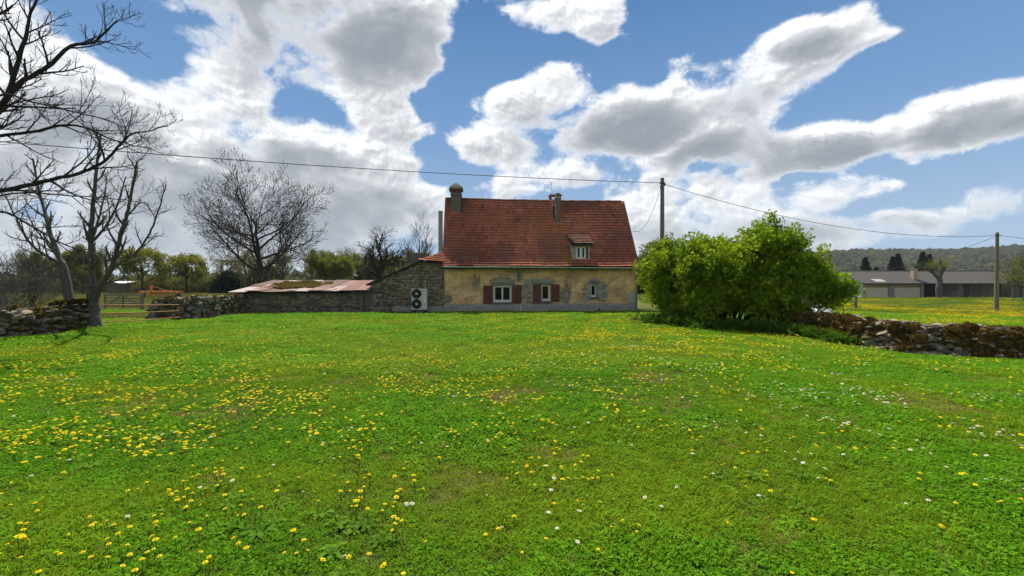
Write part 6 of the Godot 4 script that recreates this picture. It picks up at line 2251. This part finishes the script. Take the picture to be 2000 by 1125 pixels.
# ---------------------------------------------------------------- the lawn and its flowers
func grass_tuft(seed_: int, blades: int, h: float, wide: float, spread: float, bend: float) -> ArrayMesh:
	rng.seed = seed_
	var g := Geo.new()
	for k in blades:
		var an := rf(0, TAU)
		var o := Vector3(cos(an), 0, sin(an)) * spread * sqrt(rng.randf())
		var d := Vector3(rf(-1, 1), 0, rf(-1, 1)).normalized()
		var s := d.cross(Vector3.UP) * wide * rf(0.7, 1.3) * 0.5
		var hh := h * rf(0.5, 1.15)
		var b := bend * rf(0.3, 1.4) * hh
		var m := o + Vector3.UP * hh * 0.6 + d * b * 0.35
		var e := o + Vector3.UP * hh * (1.0 - 0.25 * bend) + d * b
		var sh := rf(0.7, 1.25)
		g.col = Color(sh * rf(0.85, 1.2), sh, sh * rf(0.7, 1.3))
		g.tri(o - s, m - s * 0.8, m + s * 0.8)
		g.tri(o - s, m + s * 0.8, o + s)
		g.tri(m - s * 0.8, e, m + s * 0.8)
	return g.mesh(M.blade)

func clover_tuft(seed_: int, stems: int, h: float, leaf: float, spread: float) -> ArrayMesh:
	rng.seed = seed_
	var g := Geo.new()
	for k in stems:
		var an := rf(0, TAU)
		var o := Vector3(cos(an), 0, sin(an)) * spread * sqrt(rng.randf()) + Vector3.UP * h * rf(0.35, 1.1)
		var up := (Vector3.UP + ball() * 0.5).normalized()
		var x := up.cross(ball()).normalized()
		var y := up.cross(x)
		var sh := rf(0.75, 1.2)
		g.col = Color(sh * rf(0.85, 1.15), sh, sh * rf(0.8, 1.2))
		var turn := rf(0, TAU)
		for j in 3:
			var a := turn + TAU * j / 3.0
			var d := x * cos(a) + y * sin(a)
			var s := up.cross(d)
			var l := leaf * rf(0.8, 1.2)
			var dip := up * l * rf(-0.25, 0.2)
			g.tri(o, o + d * l * 0.6 + s * l * 0.5 + dip * 0.5, o + d * l * 1.05 + s * l * 0.25 + dip)
			g.tri(o, o + d * l * 1.05 + s * l * 0.25 + dip, o + d * l * 1.05 - s * l * 0.25 + dip)
			g.tri(o, o + d * l * 1.05 - s * l * 0.25 + dip, o + d * l * 0.6 - s * l * 0.5 + dip * 0.5)
	return g.mesh(M.blade)

func lush(x: float, z: float) -> float:
	return clampf(0.5 + 1.7 * patches.get_noise_2d(x * 16.0, z * 16.0), 0.0, 1.0)

func straw(x: float, z: float) -> float:
	return smoothstep(0.25, 0.5, patches.get_noise_2d(x * 22.0 + 500.0, z * 22.0 - 200.0) + 0.25 * patches.get_noise_2d(x * 90.0, z * 90.0))

func on_lawn(x: float, z: float) -> bool:
	if x < -14.4 and z > -23.6 and not (z < -15.3 and z > -18.7):
		return false
	if z < -23.2 and x < -7.6 and x > -15.2:
		return false
	if z < -24.2 + 0.0872 * -(x + 3.89) and x > -8.2 and x < 7.6:
		return false
	if x > 8.9 and z < -9.4 and z > -15.0 and x < 10.7:
		return false
	return true

func build_lawn() -> void:
	var kinds := [
		[grass_tuft(1001, 16, 0.062, 0.0045, 0.055, 0.9), "grass"],
		[clover_tuft(1002, 12, 0.045, 0.013, 0.06), "clover"],
		[grass_tuft(1003, 18, 0.055, 0.0035, 0.06, 1.3), "dry_grass"],
		[grass_tuft(1004, 26, 0.075, 0.009, 0.13, 0.9), "grass"],
		[clover_tuft(1005, 22, 0.055, 0.026, 0.14), "clover"],
	]
	var wh := [[], [], [], [], []]
	var ti := [[], [], [], [], []]
	rng.seed = 1010
	# [near, far, tufts per square metre, size]
	for band in [[1.7, 4.2, 1250.0, 0.9], [4.2, 7.5, 620.0, 1.1], [7.5, 12.0, 210.0, 1.0], [12.0, 18.0, 105.0, 1.25], [18.0, 25.5, 60.0, 1.6]]:
		var d0: float = band[0]
		var d1: float = band[1]
		var half := 1.22 * d1 + 1.2
		var count := int((d1 - d0) * 2.0 * half * band[2])
		for k in count:
			var d := rf(d0, d1)
			var x := rf(-half, half)
			if absf(x) > 1.22 * d + 1.2:
				continue
			var z := -d
			if not on_lawn(x, z):
				continue
			var sc_up := 1.0
			var l := lush(x, z)
			var s := straw(x, z)
			var kind := 0
			if rng.randf() < s * 0.75:
				kind = 2
			elif rng.randf() < 0.15 + 0.62 * l:
				kind = 1
			var c: Color
			if kind == 2:
				c = hue(Color(0.26, 0.26, 0.05), Color(0.42, 0.36, 0.13), rng.randf(), 0.2)
			elif kind == 1:
				c = hue(Color(0.105, 0.275, 0.011), Color(0.155, 0.350, 0.013), rng.randf(), 0.27)
			else:
				c = hue(Color(0.230, 0.365, 0.015), Color(0.145, 0.325, 0.012), l, 0.27)
			c = c.lerp(Color(0.27, 0.34, 0.022), 0.55 * clampf(1.9 * patches.get_noise_2d(x * 7.0 - 80.0, z * 7.0), 0.0, 1.0))
			if kind == 0 and rng.randf() < 0.05:
				sc_up = rf(1.3, 1.9)
			if d > 7.5 and kind < 2:
				kind += 3
			var sc: float = band[3] * rf(0.75, 1.25) * (0.85 + 0.5 * patches.get_noise_2d(x * 14.0, z * 14.0 + 40.0)) * sc_up
			if z > -19.0 and z < -12.0 and x < -13.3:
				sc *= 1.3
			wh[kind].append(Transform3D(Basis(Vector3.UP, rf(0, TAU)).scaled(Vector3.ONE * sc), Vector3(x, ground_h(x, z) - 0.005, z)))
			ti[kind].append(c)
	for k in 5:
		var o := scatter(numbered("lawn_" + kinds[k][1]), kinds[k][0], wh[k], ti[k], self)
		tag(o, ["fine green grass blades near the camera side of the lawn", "small clover leaves carpeting the lawn", "dry straw coloured grass tufts in the lawn", "broader grass tufts towards the cottage", "broader clover leaves towards the cottage"][k], "grass")
		o.set_meta("kind", "stuff")
	# broad-leaved rosettes (dandelion, plantain) and taller wisps among the turf
	rng.seed = 1015
	var rs := Geo.new()
	for k in 9:
		var a := TAU * k / 9.0 + rf(-0.2, 0.2)
		var d := Vector3(cos(a), 0, sin(a))
		var sd := Vector3(-sin(a), 0, cos(a)) * rf(0.008, 0.013)
		var ln := rf(0.06, 0.10)
		var sh := rf(0.8, 1.2)
		rs.col = Color(sh, sh, sh)
		var m1 := d * ln * 0.5 + Vector3.UP * rf(0.025, 0.05)
		var m2 := d * ln * 0.8 + Vector3.UP * rf(0.025, 0.05)
		rs.quad(Vector3.UP * 0.008 - sd * 0.3, Vector3.UP * 0.008 + sd * 0.3, m1 + sd, m1 - sd, Vector3.UP)
		rs.quad(m1 - sd, m1 + sd, m2 + sd * 1.2, m2 - sd * 1.2, Vector3.UP)
		rs.tri_out(m2 - sd * 1.2, m2 + sd * 1.2, d * ln * 1.05 + Vector3.UP * 0.03, Vector3.UP)
	var wisp := grass_tuft(1007, 7, 0.145, 0.0032, 0.03, 0.55)
	var lists := [[], [], [], []]
	for k in 2600:
		var d := 1.9 + 9.5 * pow(rng.randf(), 0.75)
		var x := rf(-1.25, 1.25) * d
		if not on_lawn(x, -d) or x > 8.6:
			continue
		var i := 0 if rng.randf() < 0.45 else 1
		var clump_n := patches.get_noise_2d(x * 26.0 + 900.0, d * 26.0)
		if rng.randf() > 0.45 + 1.6 * clump_n:
			continue
		lists[i].append(Transform3D(Basis(Vector3.UP, rf(0, TAU)).scaled(Vector3.ONE * rf(0.6, 1.15)), Vector3(x, ground_h(x, -d), -d)))
		lists[i + 2].append(hue(Color(0.085, 0.20, 0.016), Color(0.14, 0.26, 0.02), rng.randf(), 0.25) if i == 0 else hue(Color(0.20, 0.28, 0.03), Color(0.36, 0.34, 0.10), rng.randf(), 0.2))
	for i in 2:
		var o := scatter("lawn_rosettes" if i == 0 else "lawn_wisps", rs.mesh(M.blade) if i == 0 else wisp, lists[i], lists[i + 2], self)
		tag(o, "flat leaf rosettes of dandelion and plantain in the turf" if i == 0 else "taller pale grass wisps standing out of the turf", "plants")
	# rough grass of the pastures
	rng.seed = 1020
	var pw := []
	var pt := []
	var tuft := grass_tuft(1006, 26, 0.13, 0.016, 0.34, 0.9)
	for k in 62000:
		var d := 9.0 + 71.0 * pow(rng.randf(), 0.8)
		var x := 0.0
		if rng.randf() < 0.5:
			x = -rf(0.25, 1.3) * d - 2.0
			if x > -15.6 and d < 26.0:
				continue
			if d > 25.0 and d < 31.0 and x > -16.5:
				continue
		else:
			x = rf(0.25, 1.3) * d + 2.0
			if x < 11.0 or (d > 78.0 and x > 62.0):
				continue
			if x < 7.8 + 0.4 * d and d < 16.0 and x < 11.5:
				continue
		var n := patches.get_noise_2d(x * 5.0, -d * 5.0)
		var c := hue(Color(0.10, 0.135, 0.022), Color(0.16, 0.155, 0.035), clampf(0.5 + 1.6 * n, 0, 1), 0.2) if x < 0.0 else hue(Color(0.10, 0.20, 0.016), Color(0.15, 0.22, 0.02), clampf(0.5 + 1.6 * n, 0, 1), 0.2)
		pw.append(Transform3D(Basis(Vector3.UP, rf(0, TAU)).scaled(Vector3.ONE * rf(0.6, 1.0) * lerpf(0.7, 1.2, d / 80.0)), Vector3(x, ground_h(x, -d) - 0.01, -d)))
		pt.append(c)
	var po := scatter("pasture_grass", tuft, pw, pt, self)
	tag(po, "rough grass of the surrounding pastures", "grass")
	po.set_meta("kind", "stuff")

func yellow_density(x: float, z: float) -> float:
	var v := 10.0
	v += 170.0 * exp(-pow((x - 4.2) / 3.6, 2.0) - pow((z + 12.2) / 3.6, 2.0))
	v += 105.0 * exp(-pow((x + 5.0) / 4.0, 2.0) - pow((z + 6.0) / 2.8, 2.0))
	v += 90.0 * exp(-pow((x - 2.5) / 5.5, 2.0) - pow((z + 19.0) / 3.6, 2.0))
	v += 34.0 * exp(-pow((x + 3.4) / 2.4, 2.0) - pow((z + 3.8) / 1.5, 2.0))
	v += 22.0 * exp(-pow((x + 0.5) / 3.0, 2.0) - pow((z + 6.5) / 2.5, 2.0))
	v += 60.0 * exp(-pow((x + 9.0) / 3.5, 2.0) - pow((z + 10.0) / 3.0, 2.0))
	v += 110.0 * exp(-pow((x - 8.5) / 0.9, 2.0) - pow((z + 8.4) / 0.30, 2.0))
	return v * clampf(0.55 + 2.4 * patches.get_noise_2d(x * 30.0 + 11.0, z * 30.0), 0.04, 1.6)

func white_density(x: float, z: float) -> float:
	var v := 4.0
	v += 60.0 * exp(-pow((x - 4.4) / 2.0, 2.0) - pow((z + 5.0) / 1.8, 2.0))
	v += 22.0 * exp(-pow((x - 4.0) / 4.0, 2.0) - pow((z + 10.0) / 4.5, 2.0))
	v += 5.0 * exp(-pow((x + 1.0) / 2.5, 2.0) - pow((z + 4.5) / 2.5, 2.0))
	return v * clampf(0.15 + 3.2 * patches.get_noise_2d(x * 36.0 - 70.0, z * 36.0 + 30.0), 0.02, 1.8)

# composite flower, face up at its own origin: rays round a middle
func flower_head(seed_: int, r: float, rays: int, layers: int, ray: Color, eye: Color, eye_r: float) -> ArrayMesh:
	rng.seed = seed_
	var g := Geo.new()
	for l in layers:
		var rr := r * (1.0 - 0.27 * l)
		for k in rays:
			var a := TAU * (k + 0.5 * l) / rays + rf(-0.08, 0.08)
			var d := Vector3(cos(a), 0, sin(a))
			var s := Vector3(-sin(a), 0, cos(a)) * PI * rr / rays * 0.95
			var up := Vector3.UP * (r * 0.10 + r * 0.16 * l)
			var tip := d * rr * rf(0.9, 1.08) + Vector3.UP * (up.y + rf(-0.10, 0.08) * r)
			var sh := rf(0.85, 1.1)
			g.col = Color(ray.r * sh, ray.g * sh, ray.b * sh)
			g.tri_out(up, tip - s * 0.8, tip + s * 0.8, Vector3.UP)
	g.col = eye
	for k in 7:
		var a0 := TAU * k / 7.0
		var a1 := TAU * (k + 1) / 7.0
		g.tri_out(Vector3(0, r * (0.28 + 0.16 * layers), 0), Vector3(cos(a0), 0, sin(a0)) * eye_r * r + Vector3(0, r * (0.10 + 0.15 * layers), 0), Vector3(cos(a1), 0, sin(a1)) * eye_r * r + Vector3(0, r * (0.10 + 0.15 * layers), 0), Vector3.UP)
	# green cup below
	g.col = Color(0.06, 0.11, 0.02)
	for k in 5:
		var a0 := TAU * k / 5.0
		var a1 := TAU * (k + 1) / 5.0
		g.tri_out(Vector3(0, -r * 0.35, 0), Vector3(cos(a0), 0, sin(a0)) * r * 0.4, Vector3(cos(a1), 0, sin(a1)) * r * 0.4, Vector3(cos(a0), -0.5, sin(a0)))
	return g.mesh(M.petal)

func build_flowers() -> void:
	var yellow := flower_head(1101, 0.0142, 16, 3, Color(0.86, 0.70, 0.016), Color(0.82, 0.58, 0.012), 0.3)
	var yellow_far := flower_head(1102, 0.0170, 9, 2, Color(0.86, 0.70, 0.016), Color(0.82, 0.60, 0.012), 0.35)
	var white := flower_head(1103, 0.0140, 14, 1, Color(0.80, 0.79, 0.76), Color(0.75, 0.50, 0.03), 0.38)
	var white_far := flower_head(1104, 0.0155, 8, 1, Color(0.80, 0.79, 0.76), Color(0.75, 0.55, 0.05), 0.36)
	var stem := Geo.new()
	stem.col = Color(0.09, 0.13, 0.03)
	stem.tube(PackedVector3Array([Vector3(0, -0.01, 0), Vector3(0.003, 0.5, 0), Vector3(0, 1.0, 0)]), PackedFloat32Array([0.0018, 0.0016, 0.0016]), 4, false)
	var stem_mesh := stem.mesh(M.blade)
	rng.seed = 1110
	for sort in 2:
		var spots := []
		var most := 190.0 if sort == 0 else 90.0
		for k in int(24.0 * 62.0 * most):
			var z := -rf(1.9, 25.0)
			var x := rf(-31.0, 31.0)
			if absf(x) > 1.22 * -z + 1.0 or not on_lawn(x, z) or x > 9.5 and z < -8.0:
				continue
			var d := yellow_density(x, z) if sort == 0 else white_density(x, z)
			if rng.randf() * most < d:
				spots.append(Vector3(x, ground_h(x, z), z))
		spots.sort_custom(func(a: Vector3, b: Vector3) -> bool: return a.length_squared() < b.length_squared())
		var wh := []
		var ti := []
		var proto: Node3D = null
		for k in spots.size():
			var p: Vector3 = spots[k]
			var h := rf(0.065, 0.125) if sort == 0 else rf(0.05, 0.085)
			var s := rf(0.55, 1.25)
			var tilt := Basis(Vector3(rf(-1, 1), 0, rf(-1, 1)).normalized(), rf(0.0, 0.45)) * Basis(Vector3.UP, rf(0, TAU))
			var seen := absf(p.x) < 1.19 * -p.z and p.z < -2.25
			if seen and taken.get("dandelion" if sort == 0 else "daisy", 0) < 300:
				var F := thing("dandelion" if sort == 0 else "daisy", "yellow dandelion in flower among the lawn grass" if sort == 0 else "white daisy in flower among the lawn grass", "flower", p, 0.0, "dandelions nearest in the lawn" if sort == 0 else "daisies nearest in the lawn")
				part("flower_head", yellow if sort == 0 else white, F, Transform3D(tilt.scaled(Vector3.ONE * s), Vector3(0, h, 0)))
				part("stem", stem_mesh, F, Transform3D(Basis.from_scale(Vector3(1, h, 1)), Vector3.ZERO))
			else:
				wh.append(Transform3D(tilt.scaled(Vector3.ONE * s), p + Vector3.UP * h))
				ti.append(hue(Color(1, 1, 1), Color(0.9, 0.9, 0.9), rng.randf(), 0.1))
		var o := scatter("dandelions" if sort == 0 else "daisies", yellow_far if sort == 0 else white_far, wh, ti, self)
		tag(o, "many yellow dandelions dotted over the lawn" if sort == 0 else "many white daisies dotted over the lawn", "flowers")
		o.set_meta("kind", "stuff")
	# buttercups yellowing the pasture in front of the barn
	rng.seed = 1130
	var g := Geo.new()
	g.col = Color(0.78, 0.56, 0.012)
	for k in 7:
		var o := Vector3(rf(-0.16, 0.16), rf(0.12, 0.24), rf(-0.16, 0.16))
		for j in 5:
			var a0 := TAU * j / 5.0
			var a1 := TAU * (j + 0.8) / 5.0
			g.tri_out(o, o + Vector3(cos(a0), 0.5, sin(a0)) * 0.018, o + Vector3(cos(a1), 0.5, sin(a1)) * 0.018, Vector3.UP)
	var wh := []
	var ti := []
	for k in 60000:
		var d := rf(11.0, 78.0)
		var x := rf(0.3, 1.3) * d
		if x < 13.0:
			continue
		var n := 0.03 + 1.0 * patches.get_noise_2d(x * 5.0 + 20.0, -d * 11.0)
		n *= lerpf(0.35, 1.0, smoothstep(16.0, 30.0, d)) * (1.0 - 0.6 * smoothstep(62.0, 76.0, d))
		if rng.randf() > n:
			continue
		wh.append(Transform3D(Basis(Vector3.UP, rf(0, TAU)).scaled(Vector3.ONE * rf(0.9, 1.5)), Vector3(x, ground_h(x, -d), -d)))
		ti.append(Color.WHITE)
	var bo := scatter("buttercups", g.mesh(M.petal), wh, ti, self)
	tag(bo, "yellow buttercups spread through the pasture before the barn", "flowers")
	bo.set_meta("kind", "stuff")

func _ready() -> void:
	var cam := Camera3D.new()
	cam.name = "camera"
	add_child(cam)
	cam.position = Vector3(0, 1.6, 0)
	cam.rotation_degrees = Vector3(-0.51, 0, 0)
	cam.fov = 2.0 * rad_to_deg(atan(562.5 / 839.0))
	cam.near = 0.05
	cam.far = 6000.0
	cam.current = true
	var env := Environment.new()
	env.background_mode = Environment.BG_SKY
	env.sky = make_sky()
	env.tonemap_mode = Environment.TONE_MAPPER_LINEAR
	env.tonemap_exposure = 1.5
	env.sdfgi_enabled = true
	env.ssao_enabled = true
	env.ssil_enabled = true
	env.fog_enabled = true
	env.fog_density = 0.00018
	env.fog_light_color = Color(0.80, 0.86, 0.92)
	var we := WorldEnvironment.new()
	we.name = "environment"
	we.environment = env
	add_child(we)
	var sun := DirectionalLight3D.new()
	sun.name = "sun"
	add_child(sun)
	# high behind the cottage, a little to the left
	sun.rotation_degrees = Vector3(-56.0, 180.0 + 16.0, 0.0)
	sun.light_energy = 1.6
	sun.light_color = Color(1.0, 0.955, 0.88)
	sun.light_angular_distance = 0.6
	sun.shadow_enabled = true
	bumps.seed = 2
	bumps.frequency = 0.03
	patches.seed = 9
	patches.frequency = 0.02
	patches.fractal_octaves = 4
	make_materials()
	make_stones()
	build_ground()
	build_hill()
	build_house()
	build_annex()
	build_shed()
	build_walls()
	build_barn()
	build_tree_line()
	build_bare_trees()
	build_bushes()
	build_lawn()
	build_poles()
	build_gates()
	build_cultivator()
	build_heat_pump()
	build_flowers()
